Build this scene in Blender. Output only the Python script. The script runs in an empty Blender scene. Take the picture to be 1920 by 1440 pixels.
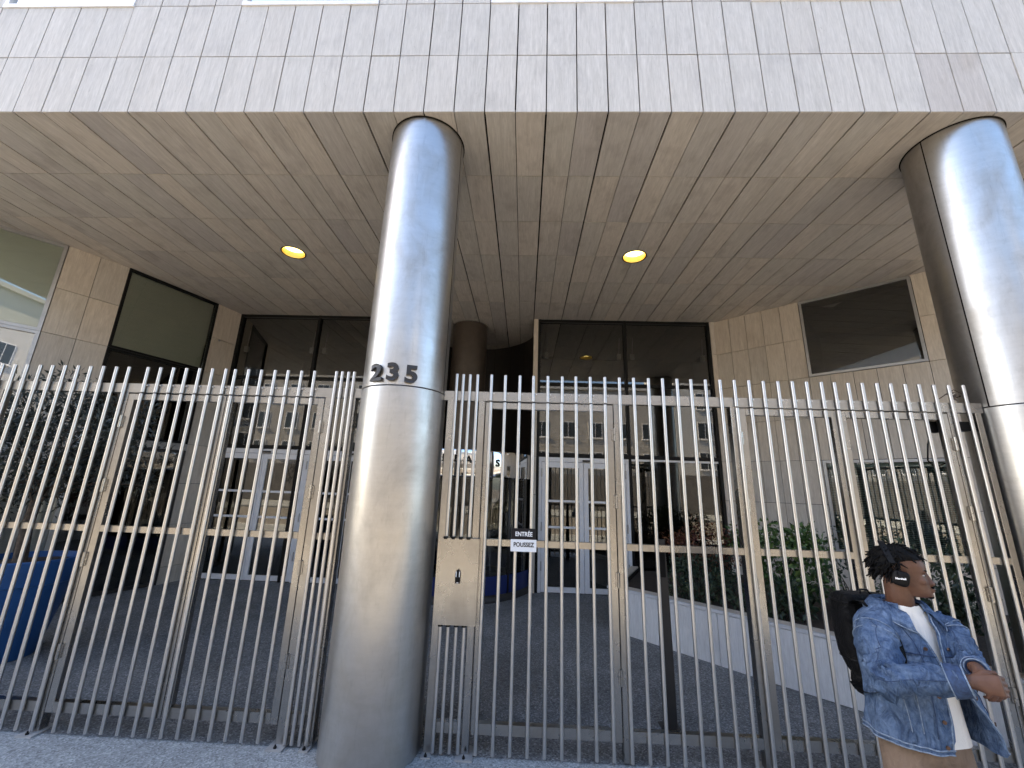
import bpy, bmesh, math, random
import numpy as np
from mathutils import Vector, Matrix, noise as mnoise

# ------------------------------------------------------------------ scene, camera, light
scn = bpy.context.scene
col = scn.collection
random.seed(7)
RNG = np.random.default_rng(11)

S = 0.3                       # stone module in metres
CAM_Z = 1.923
SOFFIT_Z = 5.458

cam_data = bpy.data.cameras.new("camera")
cam_data.sensor_width = 36.0
cam_data.lens = 36.0 * 766.17 / 1920.0
cam_data.clip_start = 0.05
cam_data.clip_end = 600.0
cam = bpy.data.objects.new("camera", cam_data)
col.objects.link(cam)
pit, yaw, rol = 0.2483, -0.0357, 0.0318
fwd = Vector((math.sin(yaw) * math.cos(pit), math.cos(yaw) * math.cos(pit), math.sin(pit)))
rgt0 = Vector((math.cos(yaw), -math.sin(yaw), 0))
up0 = rgt0.cross(fwd)
rgt = math.cos(rol) * rgt0 + math.sin(rol) * up0
up = -math.sin(rol) * rgt0 + math.cos(rol) * up0
cam.matrix_world = Matrix(((rgt.x, up.x, -fwd.x, 0), (rgt.y, up.y, -fwd.y, 0), (rgt.z, up.z, -fwd.z, CAM_Z), (0, 0, 0, 1)))
scn.camera = cam

SUN_EL = math.radians(40)
SUN_AZ = math.radians(10)     # sun stands along the street on the left, a little behind the building's face
sun_dir = Vector((-math.cos(SUN_EL) * math.cos(SUN_AZ), math.cos(SUN_EL) * math.sin(SUN_AZ), math.sin(SUN_EL)))
world = bpy.data.worlds.new("World")
scn.world = world
world.use_nodes = True
wn, wl = world.node_tree.nodes, world.node_tree.links
wn.clear()
sky = wn.new("ShaderNodeTexSky")
sky.sky_type = 'NISHITA'
sky.sun_disc = False
sky.sun_elevation = SUN_EL
sky.sun_rotation = math.atan2(sun_dir.x, sun_dir.y)
sky.air_density = 1.0
sky.dust_density = 1.8
bg = wn.new("ShaderNodeBackground")
bg.inputs["Strength"].default_value = 0.105
wout = wn.new("ShaderNodeOutputWorld")
wl.new(sky.outputs[0], bg.inputs[0])
wl.new(bg.outputs[0], wout.inputs[0])

sun_data = bpy.data.lights.new("sun", 'SUN')
sun_data.energy = 5.0
sun_data.angle = math.radians(0.5)
sun_data.color = (1.0, 0.78, 0.50)
sun = bpy.data.objects.new("sun", sun_data)
sun.rotation_euler = sun_dir.to_track_quat('Z', 'Y').to_euler()
col.objects.link(sun)

scn.view_settings.view_transform = 'Standard'
scn.view_settings.look = 'None'
scn.view_settings.exposure = 2.55
scn.view_settings.gamma = 1.0
scn.cycles.max_bounces = 8
scn.cycles.diffuse_bounces = 5
scn.cycles.glossy_bounces = 4
scn.cycles.transmission_bounces = 6
scn.cycles.transparent_max_bounces = 12
scn.cycles.sample_clamp_indirect = 6.0
scn.cycles.caustics_reflective = False
scn.cycles.caustics_refractive = False

# ------------------------------------------------------------------ helpers
WM = {}
I4 = Matrix.Identity(4)


def put(o, parent=None, M=None):
    M = M if M is not None else I4.copy()
    col.objects.link(o)
    if parent is not None:
        o.parent = parent
        o.matrix_parent_inverse = WM[parent.name].inverted()
    o.matrix_basis = M
    WM[o.name] = M.copy()
    return o


def tag(o, label=None, cat=None, group=None, kind=None):
    if label: o["label"] = label
    if cat: o["category"] = cat
    if group: o["group"] = group
    if kind: o["kind"] = kind
    return o


def empty(name, loc, label=None, cat=None, group=None, parent=None):
    o = bpy.data.objects.new(name, None)
    o.empty_display_size = 0.2
    put(o, parent, Matrix.Translation(Vector(loc)))
    tag(o, label, cat, group)
    return o


class G:
    """collects faces; build() makes one mesh"""

    def __init__(s):
        s.v, s.f, s.m = [], [], []

    def add(s, verts, faces, mi=0):
        n = len(s.v)
        s.v += [tuple(p) for p in verts]
        s.f += [tuple(i + n for i in f) for f in faces]
        s.m += [mi] * len(faces)
        return s

    def box(s, x0, x1, y0, y1, z0, z1, mi=0):
        v = [(x0, y0, z0), (x1, y0, z0), (x1, y1, z0), (x0, y1, z0), (x0, y0, z1), (x1, y0, z1), (x1, y1, z1), (x0, y1, z1)]
        return s.add(v, [(0, 3, 2, 1), (4, 5, 6, 7), (0, 1, 5, 4), (1, 2, 6, 5), (2, 3, 7, 6), (3, 0, 4, 7)], mi)

    def cbox(s, x0, x1, y0, y1, z0, z1, c, mi=0):
        """box whose long vertical edges are chamfered"""
        p = [(x0 + c, y0), (x1 - c, y0), (x1, y0 + c), (x1, y1 - c), (x1 - c, y1), (x0 + c, y1), (x0, y1 - c), (x0, y0 + c)]
        return s.prism(p, z0, z1, mi)

    def obox(s, c, ax, ay, az, hx, hy, hz, mi=0):
        c, ax, ay, az = map(Vector, (c, ax, ay, az))
        v = [c + ax * (hx * i) + ay * (hy * j) + az * (hz * k) for k in (-1, 1) for i, j in ((-1, -1), (1, -1), (1, 1), (-1, 1))]
        return s.add(v, [(0, 3, 2, 1), (4, 5, 6, 7), (0, 1, 5, 4), (1, 2, 6, 5), (2, 3, 7, 6), (3, 0, 4, 7)], mi)

    def prism(s, poly, z0, z1, mi=0):
        n = len(poly)
        v = [(x, y, z0) for x, y in poly] + [(x, y, z1) for x, y in poly]
        f = [tuple(range(n - 1, -1, -1)), tuple(range(n, 2 * n))] + [(i, (i + 1) % n, n + (i + 1) % n, n + i) for i in range(n)]
        return s.add(v, f, mi)

    def tube(s, pts, rad, n=8, cap=True, mi=0):
        pts = [Vector(p) for p in pts]
        if not hasattr(rad, '__len__'): rad = [rad] * len(pts)
        rings = []
        prev = None
        for i, p in enumerate(pts):
            t = (pts[min(i + 1, len(pts) - 1)] - pts[max(i - 1, 0)]).normalized()
            if prev is None:
                a = Vector((0, 0, 1)) if abs(t.z) < 0.9 else Vector((1, 0, 0))
                u = t.cross(a).normalized()
            else:
                u = (prev - t * prev.dot(t)).normalized()
            prev = u
            w = t.cross(u)
            rings.append([p + (u * math.cos(2 * math.pi * k / n) + w * math.sin(2 * math.pi * k / n)) * rad[i] for k in range(n)])
        v = [q for r in rings for q in r]
        f = []
        for i in range(len(rings) - 1):
            for k in range(n):
                a, b = i * n + k, i * n + (k + 1) % n
                f.append((a, b, b + n, a + n))
        if cap:
            f.append(tuple(range(n - 1, -1, -1)))
            f.append(tuple(range(len(v) - n, len(v))))
        return s.add(v, f, mi)

    def rings(s, rings, cap=True, closed=True, mi=0):
        n = len(rings[0])
        v = [q for r in rings for q in r]
        f = []
        for i in range(len(rings) - 1):
            for k in range(n if closed else n - 1):
                a, b = i * n + k, i * n + (k + 1) % n
                f.append((a, b, b + n, a + n))
        if cap:
            f.append(tuple(range(n - 1, -1, -1)))
            f.append(tuple(range(len(v) - n, len(v))))
        return s.add(v, f, mi)

    def lathe(s, cx, cy, prof, n=48, a0=0.0, a1=2 * math.pi, mi=0):
        full = abs(a1 - a0 - 2 * math.pi) < 1e-6
        k = n if full else n + 1
        rg = [[(cx + r * math.sin(a0 + (a1 - a0) * j / n), cy - r * math.cos(a0 + (a1 - a0) * j / n), z) for j in range(k)] for r, z in prof]
        return s.rings(rg, cap=False, closed=full, mi=mi)

    def mesh(s, name, mats, smooth=False):
        me = bpy.data.meshes.new(name)
        me.from_pydata(s.v, [], s.f)
        for m in (mats if isinstance(mats, (list, tuple)) else [mats]): me.materials.append(m)
        if len(set(s.m)) > 1: me.polygons.foreach_set("material_index", s.m)
        if smooth: me.polygons.foreach_set("use_smooth", [True] * len(s.f))
        me.update()
        return me

    def build(s, name, mats, parent=None, smooth=False, M=None):
        return put(bpy.data.objects.new(name, s.mesh(name, mats, smooth)), parent, M)


def inst(name, me, parent=None, M=None):
    return put(bpy.data.objects.new(name, me), parent, M)


def auto_smooth(o, ang=35):
    me = o.data
    me.polygons.foreach_set("use_smooth", [True] * len(me.polygons))
    bm = bmesh.new()
    bm.from_mesh(me)
    lim = math.radians(ang)
    for e in bm.edges:
        if len(e.link_faces) == 2 and e.calc_face_angle(0) > lim: e.smooth = False
    bm.to_mesh(me)
    bm.free()
    return o


def remesh(o, vox, smooth_it=4, fac=0.5):
    """one continuous surface from overlapping closed pieces"""
    md = o.modifiers.new("r", 'REMESH')
    md.mode = 'VOXEL'
    md.voxel_size = vox
    sm = o.modifiers.new("s", 'SMOOTH')
    sm.factor = fac
    sm.iterations = smooth_it
    dg = bpy.context.evaluated_depsgraph_get()
    me = bpy.data.meshes.new_from_object(o.evaluated_get(dg))
    mats = list(o.data.materials)
    o.modifiers.clear()
    o.data = me
    if not me.materials:
        for m in mats: me.materials.append(m)
    me.polygons.foreach_set("use_smooth", [True] * len(me.polygons))
    return o


def text_mesh(body, size, extrude, offset=0.0, space=1.0, align='CENTER', xscale=1.0):
    cu = bpy.data.curves.new("t", 'FONT')
    cu.body = body
    cu.size = size
    cu.extrude = extrude
    cu.offset = offset
    cu.space_character = space
    cu.align_x = align
    cu.resolution_u = 6
    o = bpy.data.objects.new("t", cu)
    col.objects.link(o)
    dg = bpy.context.evaluated_depsgraph_get()
    me = bpy.data.meshes.new_from_object(o.evaluated_get(dg))
    bpy.data.objects.remove(o)
    if xscale != 1.0:
        for v in me.vertices: v.co.x *= xscale
    return me


# ------------------------------------------------------------------ materials
class N:
    def __init__(s, name):
        s.m = bpy.data.materials.new(name)
        s.m.use_nodes = True
        s.t = s.m.node_tree
        s.n, s.l = s.t.nodes, s.t.links
        s.b = s.n["Principled BSDF"]
        s.out = s.n["Material Output"]

    def node(s, kind, **kw):
        nd = s.n.new(kind)
        for k, v in kw.items(): setattr(nd, k, v)
        return nd

    def put(s, sock, val):
        if hasattr(val, 'is_linked') or hasattr(val, 'links'): s.l.new(val, sock)
        else: sock.default_value = val

    def coords(s, scale=(1, 1, 1), rnd=True, obj=True):
        tc = s.node("ShaderNodeTexCoord")
        mp = s.node("ShaderNodeMapping")
        s.l.new(tc.outputs["Object" if obj else "Generated"], mp.inputs[0])
        mp.inputs["Scale"].default_value = scale
        if rnd:
            oi = s.node("ShaderNodeObjectInfo")
            mu = s.node("ShaderNodeMath", operation='MULTIPLY')
            mu.inputs[1].default_value = 173.0
            s.l.new(oi.outputs["Random"], mu.inputs[0])
            cb = s.node("ShaderNodeCombineXYZ")
            for i in range(3): s.l.new(mu.outputs[0], cb.inputs[i])
            s.l.new(cb.outputs[0], mp.inputs["Location"])
        return mp.outputs[0]

    def noise(s, vec, scale=5, detail=4, rough=0.6, dist=0.0):
        nd = s.node("ShaderNodeTexNoise")
        s.l.new(vec, nd.inputs["Vector"])
        nd.inputs["Scale"].default_value = scale
        nd.inputs["Detail"].default_value = detail
        nd.inputs["Roughness"].default_value = rough
        nd.inputs["Distortion"].default_value = dist
        return nd.outputs["Fac"]

    def ramp(s, fac, stops):
        nd = s.node("ShaderNodeValToRGB")
        s.l.new(fac, nd.inputs[0])
        el = nd.color_ramp.elements
        while len(el) < len(stops): el.new(0.5)
        for e, (p, c) in zip(el, stops):
            e.position = p
            e.color = (*c, 1) if len(c) == 3 else c
        return nd.outputs[0]

    def mix(s, fac, a, b, mode='MIX'):
        nd = s.node("ShaderNodeMix", data_type='RGBA', blend_type=mode)
        s.put(nd.inputs[0], fac)
        for sock, v in ((nd.inputs[6], a), (nd.inputs[7], b)):
            if isinstance(v, tuple): sock.default_value = (*v, 1)
            else: s.l.new(v, sock)
        return nd.outputs[2]

    def rnd(s):
        return s.node("ShaderNodeObjectInfo").outputs["Random"]

    def bump(s, h, strength=0.2, dist=0.01):
        nd = s.node("ShaderNodeBump")
        nd.inputs["Strength"].default_value = strength
        nd.inputs["Distance"].default_value = dist
        s.l.new(h, nd.inputs["Height"])
        s.l.new(nd.outputs[0], s.b.inputs["Normal"])

    def set(s, **kw):
        for k, v in kw.items():
            k = k.replace('_', ' ').title()
            k = {'Base Color': 'Base Color', 'Ior': 'IOR', 'Specular': 'Specular IOR Level'}.get(k, k)
            if isinstance(v, tuple) and len(v) == 3: v = (*v, 1)
            s.put(s.b.inputs[k], v)
        return s


def flat(name, c, rough=0.5, metal=0.0, var=0.12, scale=8.0, spec=None):
    k = N(name)
    v = k.coords((1, 1, 1))
    f = k.noise(v, scale, 4)
    k.set(base_color=k.ramp(f, [(0.3, tuple(x * (1 - var) for x in c)), (0.7, tuple(min(1, x * (1 + var)) for x in c))]), roughness=rough, metallic=metal, specular=(spec if spec is not None else (0.14 if max(c) < 0.02 else 0.5)))
    return k.m


def stone(name, c_lo, c_hi, tint, stain, spot=0.0):
    """limestone slab: grain runs along local z; each slab has its own piece of the pattern"""
    k = N(name)
    v1 = k.coords((26, 26, 2.2))
    v2 = k.coords((90, 90, 9))
    v3 = k.coords((3.2, 3.2, 2.4))
    g1 = k.noise(v1, 1.0, 5, 0.65, 0.8)
    g2 = k.noise(v2, 1.0, 3, 0.6)
    g3 = k.noise(v3, 1.0, 4, 0.6)
    c = k.ramp(g1, [(0.28, c_lo), (0.72, c_hi)])
    fine = k.ramp(g2, [(0.25, (0.86, 0.86, 0.86)), (0.75, (1.06, 1.06, 1.06))])
    c = k.mix(1.0, c, fine, 'MULTIPLY')
    c = k.mix(1.0, c, k.ramp(k.rnd(), [(0.0, tint[0]), (0.35, tint[1]), (0.7, tint[2]), (1.0, tint[3])]), 'MULTIPLY')
    st = k.ramp(g3, [(0.52, (1, 1, 1)), (0.78, stain)])
    c = k.mix(1.0, c, st, 'MULTIPLY')
    if spot:
        v4 = k.coords((34, 34, 15))
        sp = k.noise(v4, 1.0, 3, 0.7, 1.5)
        c = k.mix(1.0, c, k.ramp(sp, [(0.66, (1, 1, 1)), (0.74, (1 - spot, 1 - spot, 1 - spot))]), 'MULTIPLY')
    k.set(base_color=c, roughness=0.62, specular=0.3)
    k.bump(g1, 0.12, 0.004)
    return k.m


def metal(name, c, rough, streak=(6, 6, 60), var=0.12, dirt=0.25, bump=0.02, wave=0.0, rust=0.0, scratch=0.0):
    k = N(name)
    v = k.coords(streak)
    vb = k.coords((2.5, 2.5, 1.6))
    vs = k.coords((22, 22, 9))
    s1 = k.noise(v, 1.0, 5, 0.7)
    b1 = k.noise(vb, 1.0, 5, 0.65, 0.6)
    s2 = k.noise(vs, 1.0, 5, 0.75, 1.0)
    cc = k.ramp(s1, [(0.3, tuple(x * (1 - var) for x in c)), (0.7, tuple(min(1, x * (1 + var)) for x in c))])
    cc = k.mix(1.0, cc, k.ramp(b1, [(0.45, (1, 1, 1)), (0.8, (1 - dirt, 1 - dirt * 1.15, 1 - dirt * 1.35))]), 'MULTIPLY')
    cc = k.mix(1.0, cc, k.ramp(s2, [(0.55, (1, 1, 1)), (0.85, (1 - dirt * .6,) * 3)]), 'MULTIPLY')
    rr = k.node("ShaderNodeMapRange")
    k.l.new(b1, rr.inputs[0])
    rr.inputs[1].default_value, rr.inputs[2].default_value = 0.3, 0.75
    rr.inputs[3].default_value, rr.inputs[4].default_value = rough * 0.85, rough * 1.35
    rgh, met = rr.outputs[0], 1.0
    if scratch:
        sc_ = k.noise(k.coords((16, 16, 1.1)), 1.0, 6, 0.8, 0.3)
        cc = k.mix(1.0, cc, k.ramp(sc_, [(0.30, (1 - scratch,) * 3), (0.42, (1, 1, 1)), (0.60, (1, 1, 1)), (0.74, (1 + scratch * .6,) * 3)]), 'MULTIPLY')
    if rust:
        rn = k.noise(k.coords((7, 7, 2.4)), 1.0, 6, 0.75, 1.2)
        rm = k.ramp(rn, [(0.66, (0, 0, 0)), (0.78, (rust, rust, rust))])
        cc = k.mix(rm, cc, (0.17, 0.095, 0.055))
        iv = k.node("ShaderNodeMath", operation='SUBTRACT')
        iv.inputs[0].default_value = 1.0
        k.l.new(rm, iv.inputs[1])
        met = iv.outputs[0]
    k.set(base_color=cc, metallic=met, roughness=rgh)
    if wave: k.bump(k.noise(k.coords((1.2, 1.2, 0.7)), 1.6, 2, 0.5), wave, 0.05)
    elif bump: k.bump(s1, bump, 0.002)
    return k.m


def glass(name, tint, refl, gloss=(0.95, 0.97, 0.98), wob=0.012):
    """thin pane: tinted see-through with a mirror share that grows at grazing angles"""
    k = N(name)
    k.n.remove(k.b)
    tr = k.node("ShaderNodeBsdfTransparent")
    tr.inputs[0].default_value = (*tint, 1)
    gl = k.node("ShaderNodeBsdfGlossy")
    gl.inputs["Color"].default_value = (*gloss, 1)
    gl.inputs["Roughness"].default_value = 0.008
    bp = k.node("ShaderNodeBump")
    bp.inputs["Strength"].default_value = wob
    bp.inputs["Distance"].default_value = 0.05
    k.l.new(k.noise(k.coords((1.3, 1.3, 1.3)), 1.0, 1, 0.4), bp.inputs["Height"])
    k.l.new(bp.outputs[0], gl.inputs["Normal"])
    fr = k.node("ShaderNodeFresnel")
    fr.inputs[0].default_value = 1.5
    ma = k.node("ShaderNodeMath", operation='MULTIPLY_ADD', use_clamp=True)
    k.l.new(fr.outputs[0], ma.inputs[0])
    ma.inputs[1].default_value = 1.3
    ma.inputs[2].default_value = refl
    mx = k.node("ShaderNodeMixShader")
    k.l.new(ma.outputs[0], mx.inputs[0])
    k.l.new(tr.outputs[0], mx.inputs[1])
    k.l.new(gl.outputs[0], mx.inputs[2])
    k.l.new(mx.outputs[0], k.out.inputs[0])
    return k.m


def granite(name, base, chip_l, chip_d, scale=95.0, blotch=0.25):
    """crushed-stone surface: small light and dark chips"""
    k = N(name)
    v = k.coords((1, 1, 1), rnd=False)
    vo = k.node("ShaderNodeTexVoronoi")
    k.l.new(v, vo.inputs["Vector"])
    vo.inputs["Scale"].default_value = scale
    sep = k.node("ShaderNodeSeparateColor")
    k.l.new(vo.outputs["Color"], sep.inputs[0])
    c = k.ramp(sep.outputs[0], [(0.0, chip_d), (0.4, base), (0.7, base), (1.0, chip_l)])
    b = k.noise(v, 1.1, 6, 0.65, 0.5)
    c = k.mix(1.0, c, k.ramp(b, [(0.3, (1 - blotch,) * 3), (0.7, (1 + blotch * .4,) * 3)]), 'MULTIPLY')
    d = k.noise(v, 6.0, 5, 0.7, 1.2)
    c = k.mix(1.0, c, k.ramp(d, [(0.62, (1, 1, 1)), (0.78, (1 - blotch,) * 3)]), 'MULTIPLY')
    gum = k.node("ShaderNodeTexVoronoi")
    k.l.new(v, gum.inputs["Vector"])
    gum.inputs["Scale"].default_value = 2.6
    c = k.mix(1.0, c, k.ramp(gum.outputs["Distance"], [(0.035, (0.62, 0.62, 0.62)), (0.055, (1, 1, 1))]), 'MULTIPLY')
    k.set(base_color=c, roughness=0.78)
    k.bump(vo.outputs["Distance"], 0.35, 0.004)
    return k.m


def leafmat(name, c1, c2, c3):
    k = N(name)
    g = k.node("ShaderNodeNewGeometry")
    c = k.ramp(g.outputs["Random Per Island"], [(0.0, c1), (0.55, c2), (1.0, c3)])
    k.set(base_color=c, roughness=0.42, specular=0.4)
    return k.m


M = {}
M['facade'] = stone('facade_stone', (0.505, 0.488, 0.458), (0.635, 0.615, 0.585), ((0.97, 0.97, 0.97), (1, 1, 1), (1.02, 1.015, 1.01), (0.98, 0.97, 0.96)), (0.86, 0.86, 0.87), 0.30)
M['facade_warm'] = stone('facade_stone_warm', (0.45, 0.42, 0.395), (0.57, 0.54, 0.51), ((1, 1, 1), (1, 1, 1), (1.03, 1.0, .98), (0.97, .97, .97)), (0.85, 0.82, 0.78), 0.25)
M['soffit'] = stone('soffit_stone', (0.555, 0.515, 0.465), (0.70, 0.66, 0.608), ((0.90, 0.89, 0.91), (0.97, 0.97, 0.95), (1.02, 1.0, 0.98), (1.08, 1.04, 0.99)), (0.74, 0.72, 0.71), 0.16)
M['wall'] = stone('wall_stone', (0.55, 0.495, 0.425), (0.71, 0.655, 0.58), ((0.92, 0.92, 0.92), (1, 0.99, 0.97), (1.03, 1.0, 0.97), (1.05, 1.02, 0.98)), (0.86, 0.84, 0.82), 0.10)
M['joint'] = flat('joint_shadow_gap', (0.018, 0.016, 0.014), 0.9)
M['white_stone'] = stone('planter_stone', (0.76, 0.77, 0.78), (0.87, 0.88, 0.89), ((0.96, 0.96, 0.97), (1, 1, 1), (1.02, 1.02, 1.02), (0.98, 0.98, 0.98)), (0.9, 0.9, 0.9), 0.1)
M['steel'] = metal('brushed_steel', (0.50, 0.49, 0.475), 0.34, (4, 4, 22), 0.05, 0.30, 0.0, wave=0.14, scratch=0.16)
M['tube'] = metal('tube_steel', (0.58, 0.575, 0.57), 0.33, (40, 40, 4), 0.04, 0.08, 0.0)
M['post'] = metal('post_steel', (0.37, 0.36, 0.345), 0.26, (9, 9, 40), 0.05, 0.20, 0.0, rust=0.55, scratch=0.08)
M['chrome'] = metal('polished_steel', (0.72, 0.72, 0.72), 0.05, (3, 3, 3), 0.03, 0.05, 0.0)
M['dark_column'] = flat('bronze_column', (0.085, 0.068, 0.055), 0.35, 0.3)
M['black'] = flat('black_frame', (0.012, 0.012, 0.012), 0.4)
M['black_soft'] = flat('black_plastic', (0.005, 0.005, 0.0055), 0.45)
M['graphite'] = flat('dark_grey_metal', (0.045, 0.042, 0.040), 0.45, 0.4)
M['alu'] = flat('white_aluminium', (0.80, 0.80, 0.81), 0.35, 0.0, 0.05)
M['alu_grey'] = flat('anodised_aluminium', (0.42, 0.42, 0.42), 0.35, 0.6, 0.08)
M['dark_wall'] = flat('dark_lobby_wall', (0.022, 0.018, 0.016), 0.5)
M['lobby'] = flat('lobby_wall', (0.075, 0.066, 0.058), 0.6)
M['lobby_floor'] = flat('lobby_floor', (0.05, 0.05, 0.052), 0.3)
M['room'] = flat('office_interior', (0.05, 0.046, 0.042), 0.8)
M['blind_green'] = flat('pale_green_blind', (0.62, 0.67, 0.57), 0.8, 0, 0.04, 1.5)
M['blind_olive'] = flat('olive_grey_blind', (0.52, 0.53, 0.42), 0.8, 0, 0.05, 1.5)
M['plain_white'] = flat('plain_white_surface', (0.70, 0.70, 0.72), 0.8, 0, 0.05, 1.5)
M['slat'] = flat('venetian_slat', (0.20, 0.26, 0.235), 0.5, 0, 0.06)
M['blue'] = flat('blue_plastic', (0.018, 0.095, 0.29), 0.38, 0, 0.10, 3)
M['blue_dark'] = flat('blue_film', (0.007, 0.020, 0.115), 0.4)
M['soil'] = flat('soil', (0.045, 0.032, 0.024), 0.95, 0, 0.5, 40)
M['bark'] = flat('bark', (0.10, 0.075, 0.055), 0.9, 0, 0.45, 22)
M['leaf_olive'] = leafmat('olive_leaf', (0.018, 0.024, 0.020), (0.030, 0.038, 0.030), (0.075, 0.088, 0.075))
M['leaf_green'] = leafmat('shrub_leaf', (0.030, 0.070, 0.022), (0.065, 0.130, 0.035), (0.15, 0.22, 0.06))
M['leaf_dark'] = leafmat('dark_shrub_leaf', (0.018, 0.036, 0.022), (0.034, 0.058, 0.034), (0.075, 0.105, 0.055))
M['leaf_red'] = leafmat('red_shrub_leaf', (0.070, 0.020, 0.015), (0.120, 0.034, 0.022), (0.20, 0.085, 0.030))
M['pave'] = granite('pavement_granite', (0.29, 0.31, 0.32), (0.45, 0.475, 0.485), (0.15, 0.16, 0.165), 92.0, 0.3)
M['court'] = granite('courtyard_granite', (0.20, 0.208, 0.215), (0.40, 0.41, 0.42), (0.085, 0.09, 0.095), 92.0, 0.38)
M['asphalt'] = granite('asphalt', (0.17, 0.155, 0.135), (0.28, 0.26, 0.23), (0.08, 0.08, 0.075), 60.0)
M['pane_dark'] = glass('dark_glazing', (0.55, 0.54, 0.51), 0.045)
M['pane_clear'] = glass('clear_glazing', (0.93, 0.95, 0.93), 0.05)
M['pane_sky'] = glass('coated_glazing', (0.5, 0.5, 0.5), 0.6)
M['galv'] = flat('galvanised_plate', (0.40, 0.40, 0.40), 0.6, 0.5)
M['pane_mirror'] = glass('reflective_glazing', (0.55, 0.58, 0.60), 0.22)
M['sign_white'] = flat('white_sign_plate', (0.74, 0.75, 0.77), 0.35, 0, 0.02)
M['sign_black'] = flat('black_sign_plate', (0.016, 0.015, 0.017), 0.4)
M['text_white'] = flat('white_print', (0.82, 0.82, 0.82), 0.5, 0, 0.02)
M['number'] = flat('dark_number', (0.028, 0.028, 0.031), 0.42, 0.2)


def emit(name, c, st):
    k = N(name)
    k.set(base_color=c, roughness=0.5)
    k.b.inputs["Emission Color"].default_value = (*c, 1)
    k.b.inputs["Emission Strength"].default_value = st
    return k.m


M['lamp'] = emit('lit_lamp', (1.0, 0.77, 0.24), 1.5)
M['gold'] = metal('lamp_reflector', (0.90, 0.70, 0.32), 0.3, (5, 5, 5), 0.1, 0.1, 0)

# ------------------------------------------------------------------ ground, street
tag(G().box(-300, 300, -300, 300, -0.6, -0.35).build("ground", M['asphalt']), kind="structure")
tag(G().box(-60, 60, -15.9, -2.6, -0.349, -0.13).build("road", M['asphalt']), kind="structure")
tag(G().box(-60, 60, -2.448, 3.568, -0.348, 0.0).build("pavement", M['pave']), kind="structure")
tag(G().box(-60, 60, -2.6, -2.45, -0.347, 0.004).build("kerb", M['white_stone']), kind="structure")
tag(G().box(-60, 60, -25.0, -15.9, -0.348, 0.0).build("far_pavement", M['pave']), kind="structure")
g = G()
g.add([(-12, 3.57, -0.004), (9, 3.57, -0.004), (9, 8.30, 0.066), (-12, 8.30, 0.066), (-12, 3.57, -0.3), (9, 3.57, -0.3), (9, 8.30, -0.3), (-12, 8.30, -0.3)],
      [(0, 1, 2, 3), (7, 6, 5, 4), (0, 4, 5, 1), (2, 6, 7, 3), (1, 5, 6, 2), (0, 3, 7, 4)])
tag(g.build("courtyard_floor", M['court']), kind="structure")


def floor_z(y): return max(0.0, (y - 3.57) / 4.73 * 0.07 - 0.004)


# ------------------------------------------------------------------ office building
FY = 3.192                       # face of the upper storeys
ROW = 0.84
office = empty("office_building", (0, 8, 0), "office building faced in pale stone slabs raised on steel columns, numbered 235", "building")


def X(i): return (i + 0.446) * S


_pm = {}


def slab(w, h, t, mat):
    key = (round(w, 4), round(h, 4), round(t, 4), mat.name)
    if key not in _pm:
        _pm[key] = G().box(-w / 2, w / 2, 0, t, 0, h).mesh("stone_panel", mat)
    return _pm[key]


def jit(a=0.0012): return random.uniform(-a, a)


# face of the upper storeys: individual slabs where they are in view
facade = G().box(-34, 44, FY + 0.045, FY + 0.30, SOFFIT_Z + 0.05, 16.4).build("facade", M['joint'], office)
RH = 0.716
WIN = [(a, a + 5) for a in (-29, -20, -11, -2, 7, 16, 25)]
for k in range(4):
    for i in range(-24, 21):
        if k >= 2 and any(a <= i < b for a, b in WIN): continue
        z0 = SOFFIT_Z + RH * k
        warm = (k == 0 and i in (12, 13))
        me = slab(S - 0.0125, RH - 0.011, 0.03, M['facade_warm'] if warm else M['facade'])
        Mx = Matrix.Translation((X(i) + S / 2 + jit(), FY + jit(0.0015), z0 + 0.003)) @ Matrix.Rotation(jit(0.003), 4, 'Z') @ Matrix.Rotation(jit(0.003), 4, 'X')
        inst("stone_panel", me, facade, Mx)
g = G()
for a, b in ((-34.0, X(-24) - 0.006), (X(21) + 0.006, 44.0)): g.box(a, b, FY, FY + 0.04, SOFFIT_Z + 0.003, SOFFIT_Z + RH * 4)
g.box(-34, 44, FY, FY + 0.04, SOFFIT_Z + RH * 4 + 0.008, 16.4)  # unseen storeys above, height chosen for the shadow cast on the street
g.build("upper_wall", M['facade'], office)
g = G()
g.box(-34, 44, FY + 0.30, 17, 6.2, 16.4)
g.box(-34, -12.5, 3.6, 17, 0, 6.2)
g.box(9.2, 44, 3.6, 17, 0, 6.2)
g.build("building_mass", M['lobby'], office)  # unseen bulk of the building, extended sideways to block the sun
for a, b in WIN[1:6]:
    z0, z1 = SOFFIT_Z + RH * 2 - 0.01, SOFFIT_Z + RH * 4
    x0, x1 = X(a), X(b)
    g = G()
    g.box(x0 + .004, x1 - .004, FY - 0.012, FY + 0.05, z0, z0 + 0.05)
    g.box(x0 + .004, x0 + 0.05, FY - 0.008, FY + 0.05, z0 + 0.05, z1 - .01)
    g.box(x1 - 0.05, x1 - .004, FY - 0.008, FY + 0.05, z0 + 0.05, z1 - .01)
    w = g.build("window", M['alu'], office)
    G().box(x0 + 0.05, x1 - 0.05, FY + 0.02, FY + 0.026, z0 + 0.05, z1 - .01).build("pane", M['pane_sky'], w)
    G().box(x0 + 0.05, x1 - 0.05, FY + 0.036, FY + 0.04, z0 + 0.05, z1 - .01).build("blind", M['blind_green'], w)

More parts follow.
